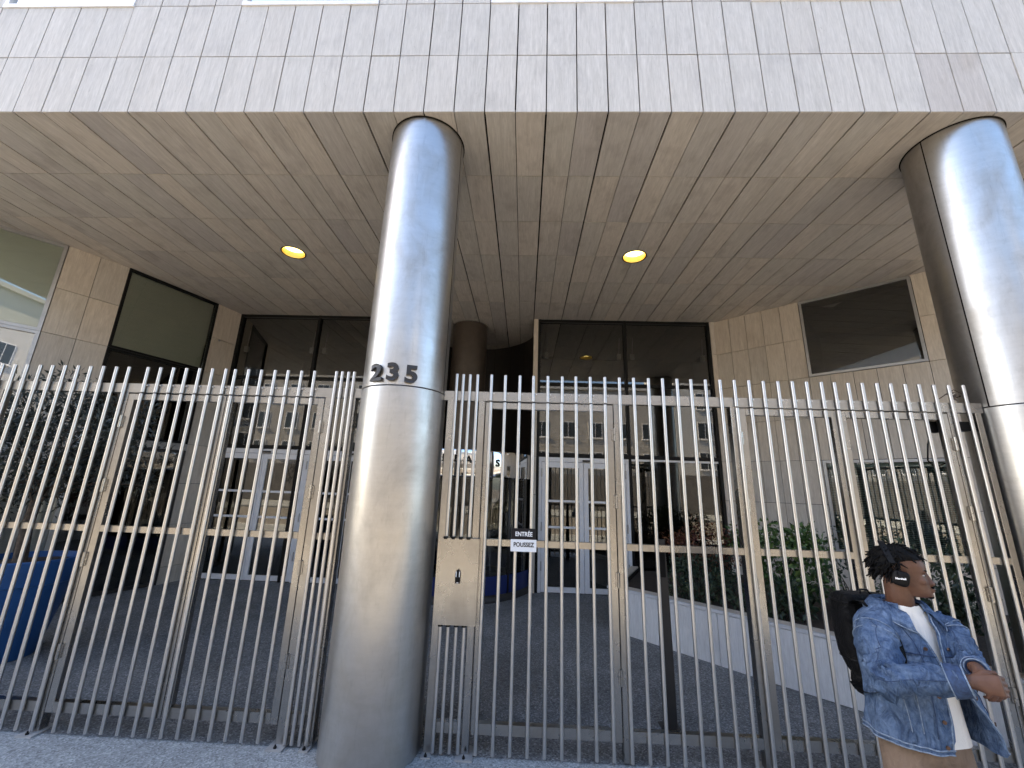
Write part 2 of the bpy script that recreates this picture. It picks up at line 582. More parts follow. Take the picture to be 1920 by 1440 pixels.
# soffit slabs, row by row, cut away by the splayed walls; the two downlights bite into four slabs each
LIGHTS = [(X(-13), FY + 0.004 + ROW * 3), (X(5), FY + 0.004 + ROW * 3)]
LR = 0.172
L_PTS = [(-9.46, 3.19), (-7.83, 5.06), (-7.36, 5.60), (-6.99, 6.26), (-6.46, 7.70), (-6.32, 8.22)]
R_A, R_B = (3.94, 8.22), (8.6, 3.90)
R_D = Vector((R_B[0] - R_A[0], R_B[1] - R_A[1])).normalized()


def left_x(y):
    for (x0, y0), (x1, y1) in zip(L_PTS, L_PTS[1:]):
        if y0 <= y <= y1: return x0 + (x1 - x0) * (y - y0) / (y1 - y0)
    return -6.32


def right_x(y): return R_A[0] + (8.22 - y) * (R_D.x / -R_D.y) if y < 8.22 else 3.94


def in_view(P):
    d = Vector(P) - Vector((0, 0, CAM_Z))
    zc = d.dot(fwd)
    if zc < 0.1: return False
    u, v = d.dot(rgt) / zc, d.dot(up) / zc
    return abs(u) < 1.33 and abs(v) < 1.02


soffit = G().box(-16.4, 9.3, FY + 0.31, 12.5, 6.0, 6.1).build("soffit", M['joint'], office)
rest = G()
n_sof = 0
for k in range(9):
    y0, y1 = FY + 0.004 + ROW * k, FY + 0.004 + ROW * (k + 1)
    for i in range(-33, 27):
        x0, x1 = X(i), X(i + 1)
        if k < 6:
            if x1 < left_x(min(y1, 8.2)) - 0.9 and x1 < left_x(y0): continue
            if x1 < min(left_x(y0), left_x(min(y1, 8.2))) - 0.02: continue
            if x0 > max(right_x(y0), right_x(y1)) + 0.02: continue
        elif not (-15 <= i <= 1): continue
        ga = 0.0095 if i % 2 == 0 else 0.0038      # every other joint is wide and dark
        gb = 0.0095 if (i + 1) % 2 == 0 else 0.0038
        xa, xb, ya, yb = x0 + ga, x1 - gb, y0 + 0.0042, y1 - 0.0042
        if k > 5: seen = in_view(((x0 + x1) / 2, y0, SOFFIT_Z)) and -13 < i < 1
        else: seen = any(in_view((p, q_, SOFFIT_Z)) for p in (x0, x1) for q_ in (y0, y1))
        bite = [l for l in LIGHTS if abs(l[0] - (xa if abs(l[0] - xa) < abs(l[0] - xb) else xb)) < 0.05 and (abs(l[1] - ya) < 0.05 or abs(l[1] - yb) < 0.05)]
        if bite:
            lx, ly = bite[0]
            sx = 1 if lx < (xa + xb) / 2 else -1
            sy = 1 if ly < (ya + yb) / 2 else -1
            cxn, cyn = (xa if sx > 0 else xb), (ya if sy > 0 else yb)
            fx, fy = (xb if sx > 0 else xa), (yb if sy > 0 else ya)
            a1 = math.asin(min(1, abs(cyn - ly) / LR))
            a0 = math.acos(min(1, abs(cxn - lx) / LR))
            arc = [(lx + sx * LR * math.cos(a1 + (a0 - a1) * t / 10), ly + sy * LR * math.sin(a1 + (a0 - a1) * t / 10)) for t in range(11)]
            poly = [(fx, cyn), (fx, fy), (cxn, fy)] + arc[::-1]
            if sx * sy < 0: poly = poly[::-1]
            cxm, cym = (xa + xb) / 2, yb
            # local frame: x right, y up, z towards the street
            g = G()
            g.prism([(p - cxm, -(q_ - cym)) for p, q_ in poly][::-1], 0, 0.03)
            g.v = [(a, c, b) for a, b, c in g.v]
            g.f = [f[::-1] for f in g.f]
            me = g.mesh("soffit_panel", M['soffit'])
        else:
            me = slab(xb - xa, yb - ya, 0.03, M['soffit'])
        Mx = Matrix(((1, 0, 0, (xa + xb) / 2), (0, 0, -1, yb), (0, 1, 0, SOFFIT_Z + jit(0.001)), (0, 0, 0, 1)))
        if not bite: Mx = Mx @ Matrix.Rotation(jit(0.003), 4, 'Z')
        if seen and n_sof < 320:
            inst("soffit_panel", me, soffit, Mx)
            n_sof += 1
        else: rest.box(xa, xb, ya, yb, SOFFIT_Z, SOFFIT_Z + 0.03)
if rest.v: tag(rest.build("soffit_panels_beyond", M['soffit'], office), kind="stuff")

for lx, ly in LIGHTS:
    g = G().lathe(lx, ly, [(LR - 0.004, SOFFIT_Z + 0.05), (LR - 0.003, SOFFIT_Z - 0.005), (LR + 0.012, SOFFIT_Z - 0.006), (LR + 0.014, SOFFIT_Z - 0.001)], 40)
    d = g.build("downlight", M['black'], office, True)
    G().lathe(lx, ly, [(LR - 0.006, SOFFIT_Z - 0.002), (LR - 0.03, SOFFIT_Z + 0.10), (LR - 0.07, SOFFIT_Z + 0.17)], 40).build("reflector", M['gold'], d, True)
    G().lathe(lx, ly, [(LR - 0.022, SOFFIT_Z + 0.085), (0.09, SOFFIT_Z + 0.075), (0.001, SOFFIT_Z + 0.07)], 32).build("lamp", M['lamp'], d, True)

# columns
RC = 0.372


def seam_angle(cx, cy, bear):
    dx, dy = math.sin(math.radians(bear)), math.cos(math.radians(bear))
    b = dx * cx + dy * cy
    t = b - math.sqrt(max(0, b * b - (cx * cx + cy * cy - RC * RC)))
    return math.atan2(dx * t - cx, cy - dy * t)


def column(cx, cy, seam):
    core = G().lathe(cx, cy, [(RC - 0.012, 0), (RC - 0.012, SOFFIT_Z + 0.03)], 64).build("column", M['joint'], office, True)
    w = 0.011 / RC / 2
    for nm, z0, z1, split in (("lower_shell", 0.0, 2.711, False), ("upper_shell", 2.718, SOFFIT_Z - 0.010, True)):
        g = G()
        prof = [(RC - 0.012, z0), (RC - 0.002, z0), (RC, z0 + 0.003), (RC, z1 - 0.003), (RC - 0.002, z1), (RC - 0.012, z1)]
        if split: g.lathe(cx, cy, prof, 120, seam + w, seam + 2 * math.pi - w)
        else: g.lathe(cx, cy, prof, 120)
        auto_smooth(g.build(nm, M['steel'], core), 30)
    G().lathe(cx, cy, [(RC + 0.010, SOFFIT_Z - 0.001), (RC + 0.010, SOFFIT_Z - 0.010), (RC - 0.01, SOFFIT_Z - 0.010)], 64).build("collar", M['joint'], core, True)
    return core


C0 = (-1.105, 3.612)
C1 = (4.308, 3.612)
col0 = column(*C0, seam_angle(*C0, -11.75))
column(*C1, seam_angle(*C1, 48.15))
for ch, ang, z in (("2", -0.385, 2.752), ("3", 0.0, 2.756), ("5", 0.392, 2.745)):
    me = text_mesh(ch, 0.20, 0.012, 0.0068, xscale=1.12)
    me.name = "number"
    for v in me.vertices:
        a = ang + v.co.x / (RC + 0.014)
        r = RC + 0.016 + v.co.z
        v.co = (C0[0] + r * math.sin(a), C0[1] - r * math.cos(a), z + v.co.y)
    me.materials.append(M['number'])
    inst("number", me, col0)

# rear column inside the round recess, and the recess wall itself
RX, RY = -1.30, 8.74
G().lathe(RX, RY, [(0.39, 0.0), (0.39, SOFFIT_Z - 0.008)], 72).build("rear_column", M['dark_column'], office, True)
G().lathe(RX, RY, [(0.40, SOFFIT_Z - 0.008), (0.40, SOFFIT_Z)], 64).build("rear_column_collar", M['joint'], office, True)
rec = G().lathe(RX, RY, [(1.56, 2.60), (1.56, 6.0)], 60, math.radians(72), math.radians(288)).build("recess_wall", M['joint'], office, True)
for k in range(12):
    a0, a1 = math.radians(72 + 18 * k + .15), math.radians(72 + 18 * (k + 1) - .15)
    if k in (0, 1, 2, 3, 4, 5, 6): G().lathe(RX, RY, [(1.52, 2.60), (1.52, SOFFIT_Z - 0.012)], 8, a0, a1).build("recess_panel", M['dark_wall'], rec, True)

# ---- splayed stone walls
ZR = [SOFFIT_Z - 0.73 * k for k in range(8)] + [0.0]      # course lines


def frame_of(A, B):
    d = Vector((B[0] - A[0], B[1] - A[1], 0)).normalized()
    return Matrix(((d.x, -d.y, 0, A[0]), (d.y, d.x, 0, A[1]), (0, 0, 1, 0), (0, 0, 0, 1))), (Vector(B[:2]) - Vector(A[:2])).length


def panels(part, F, us, skip=(), gap=0.007, zs=None):
    zs = zs or ZR
    for u0, u1 in zip(us, us[1:]):
        for za, zb in zip(zs, zs[1:]):
            if any(u0 > a - 0.05 and u1 < b + 0.05 and zb > c - 0.05 and za < d + 0.05 for a, b, c, d in skip): continue
            me = slab(u1 - u0 - gap, za - zb - gap, 0.03, M['wall'])
            inst("stone_panel", me, part, F @ Matrix.Translation(((u0 + u1) / 2, jit(0.001), zb + gap / 2)) @ Matrix.Rotation(jit(0.003), 4, 'Z'))


def window(F, u0, u1, z0, z1, fm, fw, pane, back=None, back_gap=0.06, proud=0.012, name="window", splits=()):
    """frame with its pane, in the local frame of a wall"""
    g = G()
    g.box(u0, u1, -proud, 0.05, z1 - fw, z1)
    g.box(u0, u1, -proud, 0.05, z0, z0 + fw)
    for a, b in ((u0, u0 + fw), (u1 - fw, u1)): g.box(a, b, -proud + .0015, 0.048, z0 + fw, z1 - fw)
    for s_ in splits: g.box(s_ - fw / 2, s_ + fw / 2, -proud + .0015, 0.048, z0 + fw, z1 - fw)
    w = g.build(name, fm, office, M=F)
    ed = [u0 + fw] + [e for s_ in splits for e in (s_ - fw / 2, s_ + fw / 2)] + [u1 - fw]
    for a, b in zip(ed[::2], ed[1::2]):
        G().box(a, b, 0.020, 0.026, z0 + fw, z1 - fw).build("pane", pane, w, M=F)
    if back: G().box(u0 + fw * .5, u1 - fw * .5, back_gap, back_gap + 0.006, z0 + fw * .5, z1 - fw * .5).build("blind", back, w, M=F)
    return w


def room(F, u0, u1, z0, z1, depth, mat, par, y0=0.09):
    g = G()
    v = [(u0, y0, z0), (u1, y0, z0), (u1, y0, z1), (u0, y0, z1), (u0, depth, z0), (u1, depth, z0), (u1, depth, z1), (u0, depth, z1)]
    g.add(v, [(4, 5, 6, 7), (0, 4, 7, 3), (1, 2, 6, 5), (0, 1, 5, 4), (3, 7, 6, 2)])
    return g.build("room", mat, par, M=F)


# left: stone, window with blind, stone pier, tall window, stone strip
F, ln = frame_of(L_PTS[0], L_PTS[1])
F1, ln1 = frame_of(L_PTS[1], L_PTS[2])
Fa, lna = frame_of(L_PTS[0], L_PTS[2])
wl_ = G().box(0, 1.62, 0.035, 0.2, 0, 5.9).build("side_wall", M['joint'], office, M=Fa)
wl_["label"] = "left splayed stone wall beside the street"
panels(wl_, Fa, [0, 0.3, 0.6, 0.9, 1.2, 1.6])
e1 = lna - 0.006
window(Fa, 1.62, e1, ZR[2], SOFFIT_Z - 0.004, M['alu_grey'], 0.045, M['pane_clear'], M['blind_green'])
window(Fa, 1.62, e1, ZR[4], ZR[2] - .004, M['alu_grey'], 0.045, M['pane_mirror'], M['plain_white'])
window(Fa, 1.62, e1, 0.10, ZR[4] - .004, M['alu_grey'], 0.045, M['pane_mirror'], M['plain_white'])
F, ln = frame_of(L_PTS[2], L_PTS[3])
wp = G().box(0.0, ln, 0.035, 0.2, 0, 5.9).build("stone_pier", M['joint'], office, M=F)
panels(wp, F, [0, ln / 2, ln], skip=((0, ln, 0.0, ZR[4] - .1),))
window(F, 0.004, ln - 0.004, 0.08, ZR[4] - .006, M['alu_grey'], 0.045, M['pane_clear'], M['plain_white'], back_gap=0.028, splits=(ln / 2,))  # white sheet behind the glass stands for a bright reflection, not a blind
F, ln = frame_of(L_PTS[3], L_PTS[4])
w2 = window(F, 0.004, ln - 0.004, ZR[2], SOFFIT_Z - 0.004, M['black'], 0.04, M['pane_clear'], M['blind_olive'], back_gap=0.12)
w3 = window(F, 0.004, ln - 0.004, ZR[4], ZR[2] - .004, M['black'], 0.04, M['pane_dark'])
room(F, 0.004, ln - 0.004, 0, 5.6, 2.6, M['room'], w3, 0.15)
window(F, 0.004, ln - 0.004, ZR[4] - 0.12, ZR[4] - .004, M['alu_grey'], 0.03, M['alu_grey'])
window(F, 0.004, ln - 0.004, 0.06, ZR[4] - .125, M['graphite'], 0.055, M['pane_dark'], splits=(0.52, 1.03))
F, ln = frame_of(L_PTS[4], L_PTS[5])
ws = G().box(0.0, ln, 0.035, 0.2, 0, 5.9).build("stone_strip", M['joint'], office, M=F)
panels(ws, F, [0, ln])
det = G().tube([(0.14, -0.002, 4.70), (0.14, -0.03, 4.70)], 0.035, 12).build("detector", M['wall'], office, M=F)
G().tube([(0.14, -0.03, 4.70), (0.14, -0.045, 4.70)], 0.022, 12).build("lens", M['alu_grey'], det, M=F)

# right: stone wall with an upper and a lower window
F, ln = frame_of(R_A, R_B)
wr = G().box(0, 1.50, 0.035, 0.2, 0, 5.9).box(3.04, ln, 0.035, 0.2, 0, 5.9).box(1.50, 3.04, 0.035, 0.2, 2.54, 4.0).box(1.50, 3.04, 0.035, 0.2, 0, 1.1).build("side_wall", M['joint'], office, M=F)
wr["label"] = "right splayed stone wall above the planting"
us = [0.0, 0.30, 0.60, 0.90, 1.20, 1.51, 1.81, 2.12, 2.42, 2.73, 3.035] + [3.035 + .3 * k for k in range(1, 9)]
WUP, WLO = (1.51, 3.035, ZR[2], ZR[0]), (1.51, 3.035, ZR[6], ZR[4])
panels(wr, F, us, (WUP, WLO))
wu = window(F, 1.517, 3.03, ZR[2] + .006, SOFFIT_Z - 0.006, M['alu_grey'], 0.04, M['pane_dark'])
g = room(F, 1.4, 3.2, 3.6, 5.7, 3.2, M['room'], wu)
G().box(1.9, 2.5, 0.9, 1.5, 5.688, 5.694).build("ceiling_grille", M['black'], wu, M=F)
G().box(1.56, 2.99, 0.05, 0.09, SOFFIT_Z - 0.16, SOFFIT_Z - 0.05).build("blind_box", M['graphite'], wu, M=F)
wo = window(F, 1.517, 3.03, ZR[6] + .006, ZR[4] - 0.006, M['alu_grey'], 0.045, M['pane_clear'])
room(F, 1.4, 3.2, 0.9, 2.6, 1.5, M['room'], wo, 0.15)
me = G().add([(0, 0, 0), (1.42, 0, 0), (1.42, 0.022, 0.010), (0, 0.022, 0.010), (0, 0.001, -.0015), (1.42, 0.001, -.0015), (1.42, 0.023, 0.0085), (0, 0.023, 0.0085)],
             [(0, 1, 2, 3), (7, 6, 5, 4), (0, 4, 5, 1), (3, 2, 6, 7)]).mesh("slat", M['slat'])
for k in range(48):
    inst("slat", me, wo, F @ Matrix.Translation((1.565, 0.075, ZR[6] + 0.07 + k * 0.0265)))
G().box(1.56, 2.99, 0.06, 0.11, ZR[4] - 0.12, ZR[4] - 0.055).build("blind_box", M['slat'], wo, M=F)

# ---- glazed back wall and its doors (plane y = 8.25)
GY = 8.25


def pilaster(x0, x1):
    p = G().box(x0 + .002, x1 - .002, GY - 0.03, GY + 0.15, 0, 5.9).build("pilaster", M['joint'], office)
    for za, zb in zip(ZR, ZR[1:]):
        inst("stone_panel", slab(x1 - x0, za - zb - .006, 0.03, M['wall']), p, Matrix.Translation(((x0 + x1) / 2, GY - 0.062, zb + .003)))


pilaster(0.14, 0.232)
pilaster(3.846, 3.938)


def glazing(x0, x1, xm, low):
    """black frame of a bay with its panes; low = (x0, x1) of the full-height pane beside the doors"""
    fw = 0.055
    g = G()
    for x in [x0 + fw / 2] + xm + [x1 - fw / 2]: g.box(x - fw / 2, x + fw / 2, GY - 0.05, GY + 0.06, 0.07, SOFFIT_Z - .002)
    xs = [x0 + fw / 2] + xm + [x1 - fw / 2]
    for a, b in zip(xs, xs[1:]):
        for z, h in ((SOFFIT_Z - 0.035, 0.03), (4.03, 0.03), (2.575, 0.035)):
            g.box(a + fw / 2, b - fw / 2, GY - 0.047, GY + 0.055, z - h, z + h)
    fr = g.build("glazing_frame", M['black'], office)
    for a, b in zip(xs, xs[1:]):
        for z0, z1 in ((4.06, SOFFIT_Z - .065), (2.61, 4.0)):
            G().box(a + fw / 2, b - fw / 2, GY, GY + 0.008, z0, z1).build("pane", M['pane_dark'], fr)
        for xx in (a + 0.16, b - 0.12): G().box(xx - .04, xx + .04, GY + 0.03, GY + 0.09, 4.62, 4.74).tube([(xx, GY + .06, 4.73), (xx + .02, GY + .06, 5.1)], 0.006, 6).build("sensor", M['plain_white'], fr)
    for a, b in low:
        G().box(a, b, GY, GY + 0.008, 0.09, 2.50).build("pane", M['pane_dark'], fr)
        G().box(a, b, GY - 0.03, GY + 0.02, 2.50, 2.538).build("head_rail", M['alu'], fr)
        G().box(a, b, GY - 0.03, GY + 0.03, 0.05, 0.09).build("sill", M['graphite'], fr)
    return fr


glazing(0.235, 3.844, [2.07], [(2.10, 3.786)])
glazing(-6.315, -2.78, [-4.55], [])


def door_pair(x0, x1, label=None, hinge_left=True):
    xm = (x0 + x1) / 2
    zt, zb = 2.50, 0.075
    g = G()
    g.box(x0, x1, GY - 0.05, GY + 0.04, zt - 0.055, zt + 0.03)
    g.box(x0, x0 + 0.06, GY - 0.05, GY + 0.04, zb, zt - 0.055)
    g.box(x1 - 0.06, x1, GY - 0.05, GY + 0.04, zb, zt - 0.055)
    dr = g.build("door", M['alu'], office)
    if label: dr["label"] = label
    for a, b in ((x0 + 0.066, xm - 0.004), (xm + 0.004, x1 - 0.066)):
        g = G()
        g.box(a, a + 0.085, GY - 0.035, GY + 0.02, zb + .01, zt - 0.062)
        g.box(b - 0.085, b, GY - 0.035, GY + 0.02, zb + .01, zt - 0.062)
        g.box(a + 0.085, b - 0.085, GY - 0.034, GY + 0.019, zt - 0.165, zt - 0.062)
        g.box(a + 0.085, b - 0.085, GY - 0.034, GY + 0.019, zb + .01, zb + 0.10)
        g.build("leaf_frame", M['alu'], dr)
        G().box(a + 0.085, b - 0.085, GY - 0.012, GY - 0.004, zb + 0.10, zt - 0.165).build("pane", M['pane_dark'], dr)
        for zz in (1.22, 1.70):
            G().box(a + 0.085, b - 0.085, GY - 0.03, GY - 0.013, zz - .02, zz + .02).build("push_bar", M['alu'], dr)
    for xx in (x0 + 0.062, x1 - 0.062):
        for zz in (0.45, 1.15, 2.15): G().tube([(xx, GY - 0.055, zz), (xx, GY - 0.055, zz + 0.16)], 0.012, 8).build("hinge", M['alu_grey'], dr)
    G().box(xm - 0.02, xm + 0.14, GY - 0.09, GY - 0.04, zt - 0.045, zt - 0.01).build("door_closer", M['graphite'], dr)
    return dr


door_pair(0.285, 2.04, "white framed glass double door right of the round entrance")
door_pair(-6.24, -4.28, "white framed glass double door at the left end of the glazing")
door_pair(-4.26, -2.84, "white framed glass double door behind the number column")

# revolving door drum
rv = G()
a_in, a_out = 1.40, 1.50
rv.lathe(RX, RY, [(1.52, 0.05), (1.52, 0.17), (1.46, 0.17)], 96)
for dg_ in range(-75, 76, 30):
    a = math.radians(dg_)
    rv.tube([(RX + 1.49 * math.sin(a), RY - 1.49 * math.cos(a), 0.17), (RX + 1.49 * math.sin(a), RY - 1.49 * math.cos(a), 2.09)], 0.028, 10)
revolve = rv.build("revolving_door", M['graphite'], office, True)
for dg_ in range(-90, 90, 30):
    if dg_ in (-30,): continue
    G().lathe(RX, RY, [(1.49, 0.17), (1.49, 2.09)], 10, math.radians(dg_), math.radians(dg_ + 30)).build("pane", M['pane_dark'], revolve, True)
G().lathe(RX, RY, [(1.504, 0.172), (1.504, 0.46)], 96).build("blue_film", M['blue_dark'], revolve, True)
band = G().lathe(RX, RY, [(1.47, 2.09), (1.52, 2.09), (1.525, 2.11), (1.525, 2.53), (1.52, 2.55), (0.40, 2.56)], 120).build("band", M['chrome'], revolve)
auto_smooth(band, 30)
G().lathe(RX, RY, [(1.39, 2.07), (0.40, 2.07)], 64).build("canopy_ceiling", M['graphite'], revolve)
for ch, px_, zz in (("I", -1.42, 2.345), ("E", -1.19, 2.335), ("A", -0.975, 2.325), ("L", -0.80, 2.315), ("S", -0.475, 2.285)):
    me = text_mesh(ch, 0.17, 0.008, 0.006)
    me.name = "letter"
    a0 = math.asin((px_ - RX) / 1.53)
    for v in me.vertices:
        a = a0 + v.co.x / 1.53
        r = 1.535 + v.co.z
        v.co = (RX + r * math.sin(a), RY - r * math.cos(a), zz + v.co.y)
    me.materials.append(M['black'])
    inst("letter", me, revolve)
for dg_ in (20, 110, 200, 290):
    a = math.radians(dg_)
    G().obox((RX + 0.9 * math.sin(a), RY - 0.9 * math.cos(a), 1.13), (math.sin(a), -math.cos(a), 0), (math.cos(a), math.sin(a), 0), (0, 0, 1), 0.48, 0.004, 0.95).build("wing", M['pane_clear'], revolve)

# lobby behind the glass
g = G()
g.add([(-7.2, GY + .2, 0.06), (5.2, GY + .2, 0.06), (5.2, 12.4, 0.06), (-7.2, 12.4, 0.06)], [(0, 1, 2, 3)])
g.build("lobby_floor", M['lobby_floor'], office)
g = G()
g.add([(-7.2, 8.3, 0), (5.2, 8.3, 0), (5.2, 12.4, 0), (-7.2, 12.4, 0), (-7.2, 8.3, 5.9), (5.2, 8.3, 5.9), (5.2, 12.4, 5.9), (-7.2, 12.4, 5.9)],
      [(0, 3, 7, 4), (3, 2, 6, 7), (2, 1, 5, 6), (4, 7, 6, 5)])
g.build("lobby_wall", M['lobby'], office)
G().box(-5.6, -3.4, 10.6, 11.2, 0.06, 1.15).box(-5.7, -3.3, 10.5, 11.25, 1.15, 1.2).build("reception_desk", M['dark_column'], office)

# ------------------------------------------------------------------ steel fence and gates
YB, YF0, YF1 = 3.5585, 3.574, 3.626          # bars stand in front of the flat frames
BR = 0.0145
Z_TOP, Z_H0, Z_H1 = 2.905, 2.668, 2.752
Z_LEAF = 2.654


def bar_mesh(z0, z1):
    g = G()
    g.lathe(0, 0, [(0.001, z0 - 0.001), (BR - .002, z0 - 0.001), (BR, z0 + .001), (BR, z1 - .001), (BR - .002, z1 + 0.001), (0.001, z1 + .001)], 12)
    o = bpy.data.objects.new("bar_source", g.mesh("bar", M['tube'], True))
    auto_smooth(o, 40)
    me = o.data
    bpy.data.objects.remove(o)
    return me


BAR_FULL = bar_mesh(0.02, Z_TOP)
BAR_LEAF = bar_mesh(0.02, 2.655)
BAR_STUB = bar_mesh(2.667, Z_TOP)
BAR_UP = bar_mesh(1.515, Z_TOP)
BAR_DOWN = bar_mesh(0.02, 0.872)
HINGE = G().tube([(0, 0, 0), (0, 0, 0.052)], 0.011, 10).tube([(0, 0, 0.056), (0, 0, 0.11)], 0.011, 10).box(-.022, .022, 0.004, .012, 0.005, 0.105).mesh("hinge", M['post'])
PLATE = G().box(-0.062, 0.062, -0.10, 0.085, 0.001, 0.011).mesh("base_plate", M['galv'])
BOLT = G().tube([(0, 0, 0.011), (0, 0, 0.022)], 0.012, 6).tube([(0, 0, 0.022), (0, 0, 0.034)], 0.006, 6).mesh("bolt", M['black'])
PLATE_S = G().box(-0.036, 0.036, -0.09, 0.085, 0.001, 0.011).mesh("base_plate", M['galv'])


CLIP = G().tube([(0, YF0 - 0.001, 2.735), (0, YF0 - 0.014, 2.735)], 0.007, 6).mesh("clip", M['tube'])


def jx(): return Matrix.Translation((jit(0.0012), jit(0.001), jit(0.002))) @ Matrix.Rotation(jit(0.0009), 4, 'Y')


def bars(par, xs, me):
    for x in xs: inst("bar", me, par, Matrix.Translation((x, YB, 0)) @ jx())


def post(par, x0, x1, foot=True, small=False):
    p = G().cbox(x0, x1, YF0, YF1 + 0.02, 0.008, Z_H0 - 0.0015, 0.003).build("post", M['post'], par)
    if foot:
        xc = (x0 + x1) / 2
        inst("base_plate", PLATE_S if small else PLATE, p, Matrix.Translation((xc, 3.60, 0)))
        inst("bolt", BOLT, p, Matrix.Translation((xc, 3.525, 0)))
    return p


def rail(par, x0, x1, z0, z1, name, y0=YF0, y1=YF1): return G().box(x0, x1, y0, y1, z0, z1).build(name, M['post'], par)


def bolts(par, xs):
    for x in xs: inst("clip", CLIP, par, Matrix.Translation((x + .026, 0, 0)))


fl = empty("steel_fence", (-3.9, 3.6, 0), "brushed steel bar fence left of the number column, in front of the blue pot", "fence")
rail(fl, -6.60, -1.478, Z_H0, Z_H1, "header_rail")
xs_l = [-3.70 - 0.1235 * k for k in range(23)]
bars(fl, xs_l, BAR_FULL)
rail(fl, -6.60, -3.722, 1.455, 1.505, "mid_rail")
rail(fl, -6.60, -3.722, 0.138, 0.207, "bottom_rail")
post(fl, -3.72, -3.662)
post(fl, -4.93, -4.87)
post(fl, -1.816, -1.756)
post(fl, -1.600, -1.538, small=True)
bars(fl, [-1.735, -1.68, -1.625, -1.570], BAR_FULL)
rail(fl, -1.754, -1.602, 1.455, 1.505, "mid_rail")
rail(fl, -1.754, -1.602, 0.138, 0.207, "bottom_rail")
g1 = [-3.522 + 0.1245 * k for k in range(7)]
g2 = [-2.683 + 0.1240 * k for k in range(7)]
bars(fl, g1 + g2, BAR_STUB)
bolts(fl, g1 + g2)

fr_ = empty("steel_fence", (1.6, 3.6, 0), "brushed steel bar fence between the number column and the right column", "fence")
rail(fr_, -0.732, 3.93, Z_H0, Z_H1, "header_rail")
post(fr_, -0.700, -0.640, small=True)
post(fr_, -0.420, -0.362)
post(fr_, 0.776, 0.838, foot=False)
post(fr_, 1.792, 1.855)
post(fr_, 3.632, 3.695)
post(fr_, 3.86, 3.91)
bars(fr_, [-0.628, -0.566, -0.503, -0.441], BAR_UP)
bars(fr_, [-0.628, -0.566, -0.503, -0.441], BAR_DOWN)
rail(fr_, -0.638, -0.422, 0.138, 0.207, "bottom_rail")
g3 = [-0.312 + 0.1265 * k for k in range(9)]
f4 = [0.832 + 0.1262 * k for k in range(8)]
g4 = [1.842 + 0.1250 * k for k in range(7)]
g5 = [2.703 + 0.1200 * k for k in range(7)]
bars(fr_, f4, BAR_FULL)
rail(fr_, 0.84, 1.79, 1.455, 1.505, "mid_rail")
rail(fr_, 0.84, 1.79, 0.138, 0.207, "bottom_rail")
bars(fr_, [3.548, 3.672, 3.797], BAR_FULL)
rail(fr_, 3.697, 3.858, 1.455, 1.505, "mid_rail")
rail(fr_, 3.697, 3.858, 0.138, 0.207, "bottom_rail")
bars(fr_, g3 + g4 + g5, BAR_STUB)
bolts(fr_, g3 + g4 + g5)
# access box with its badge reader
bx = G().box(-0.665, -0.350, 3.525, 3.573, 0.872, 1.508).build("access_box", M['post'], fr_)
SOCKET = G().tube([(0, 0, 0), (0, 0, 0.020)], 0.019, 12).mesh("tube_socket", M['black'])
for x in (-0.628, -0.566, -0.503, -0.441):
    inst("tube_socket", SOCKET, bx, Matrix.Translation((x, YB - .022, 1.501)))
    inst("tube_socket", SOCKET, bx, Matrix.Translation((x, YB - .012, 0.857)))
g = G()
pts = [(-0.527, 1.175), (-0.489, 1.175), (-0.487, 1.245), (-0.492, 1.262), (-0.500, 1.274), (-0.508, 1.278), (-0.516, 1.274), (-0.524, 1.262), (-0.529, 1.245)]
g.add([(x, 3.508, z) for x, z in pts] + [(x, 3.5245, z) for x, z in pts], [tuple(range(9))] + [(i, 9 + i, 9 + (i + 1) % 9, (i + 1) % 9) for i in range(9)])
rd = g.build("badge_reader", M['black_soft'], fr_)
G().box(-0.524, -0.518, 3.5065, 3.5078, 1.222, 1.262).box(-0.498, -0.492, 3.5065, 3.5078, 1.222, 1.262).box(-0.516, -0.500, 3.5065, 3.5078, 1.178, 1.182).build("reader_light", M['alu'], rd)


def gate(x0, x1, xs, label, hinge_x):
    gt = empty("gate", ((x0 + x1) / 2, 3.6, 0), label, "gate", "swinging leaves of the steel fence")
    w = 0.058
    for a, b in ((x0, x0 + w), (x1 - w, x1)): G().cbox(a, b, YF0, YF1, 0.135, Z_LEAF, 0.003).build("stile", M['post'], gt)
    for z0, z1, nm in ((2.600, Z_LEAF - .001, "top_rail"), (1.455, 1.505, "mid_rail"), (0.1365, 0.207, "bottom_rail")):
        rail(gt, x0 + w, x1 - w, z0, z1, nm, YF0 + .001, YF1 - .001)
    bars(gt, xs, BAR_LEAF)
    for zz in (0.50, 1.18, 1.78, 2.34): inst("hinge", HINGE, gt, Matrix.Translation((hinge_x, YF0 - 0.012, zz)))
    return gt


gate(-3.655, -2.735, g1, "steel gate leaf hinged beside the fence panel with the blue pot", -3.658)
gate(-2.728, -1.822, g2, "steel gate leaf hinged next to the number column, left side", -1.819)
gate(-0.355, 0.770, g3, "wide steel gate leaf carrying the black and white push sign", 0.773)
gate(1.862, 2.705, g4, "steel gate leaf left of the man, in front of the green shrub", 1.8585)
gate(2.712, 3.626, g5, "steel gate leaf behind the man's head, near the right column", 3.629)

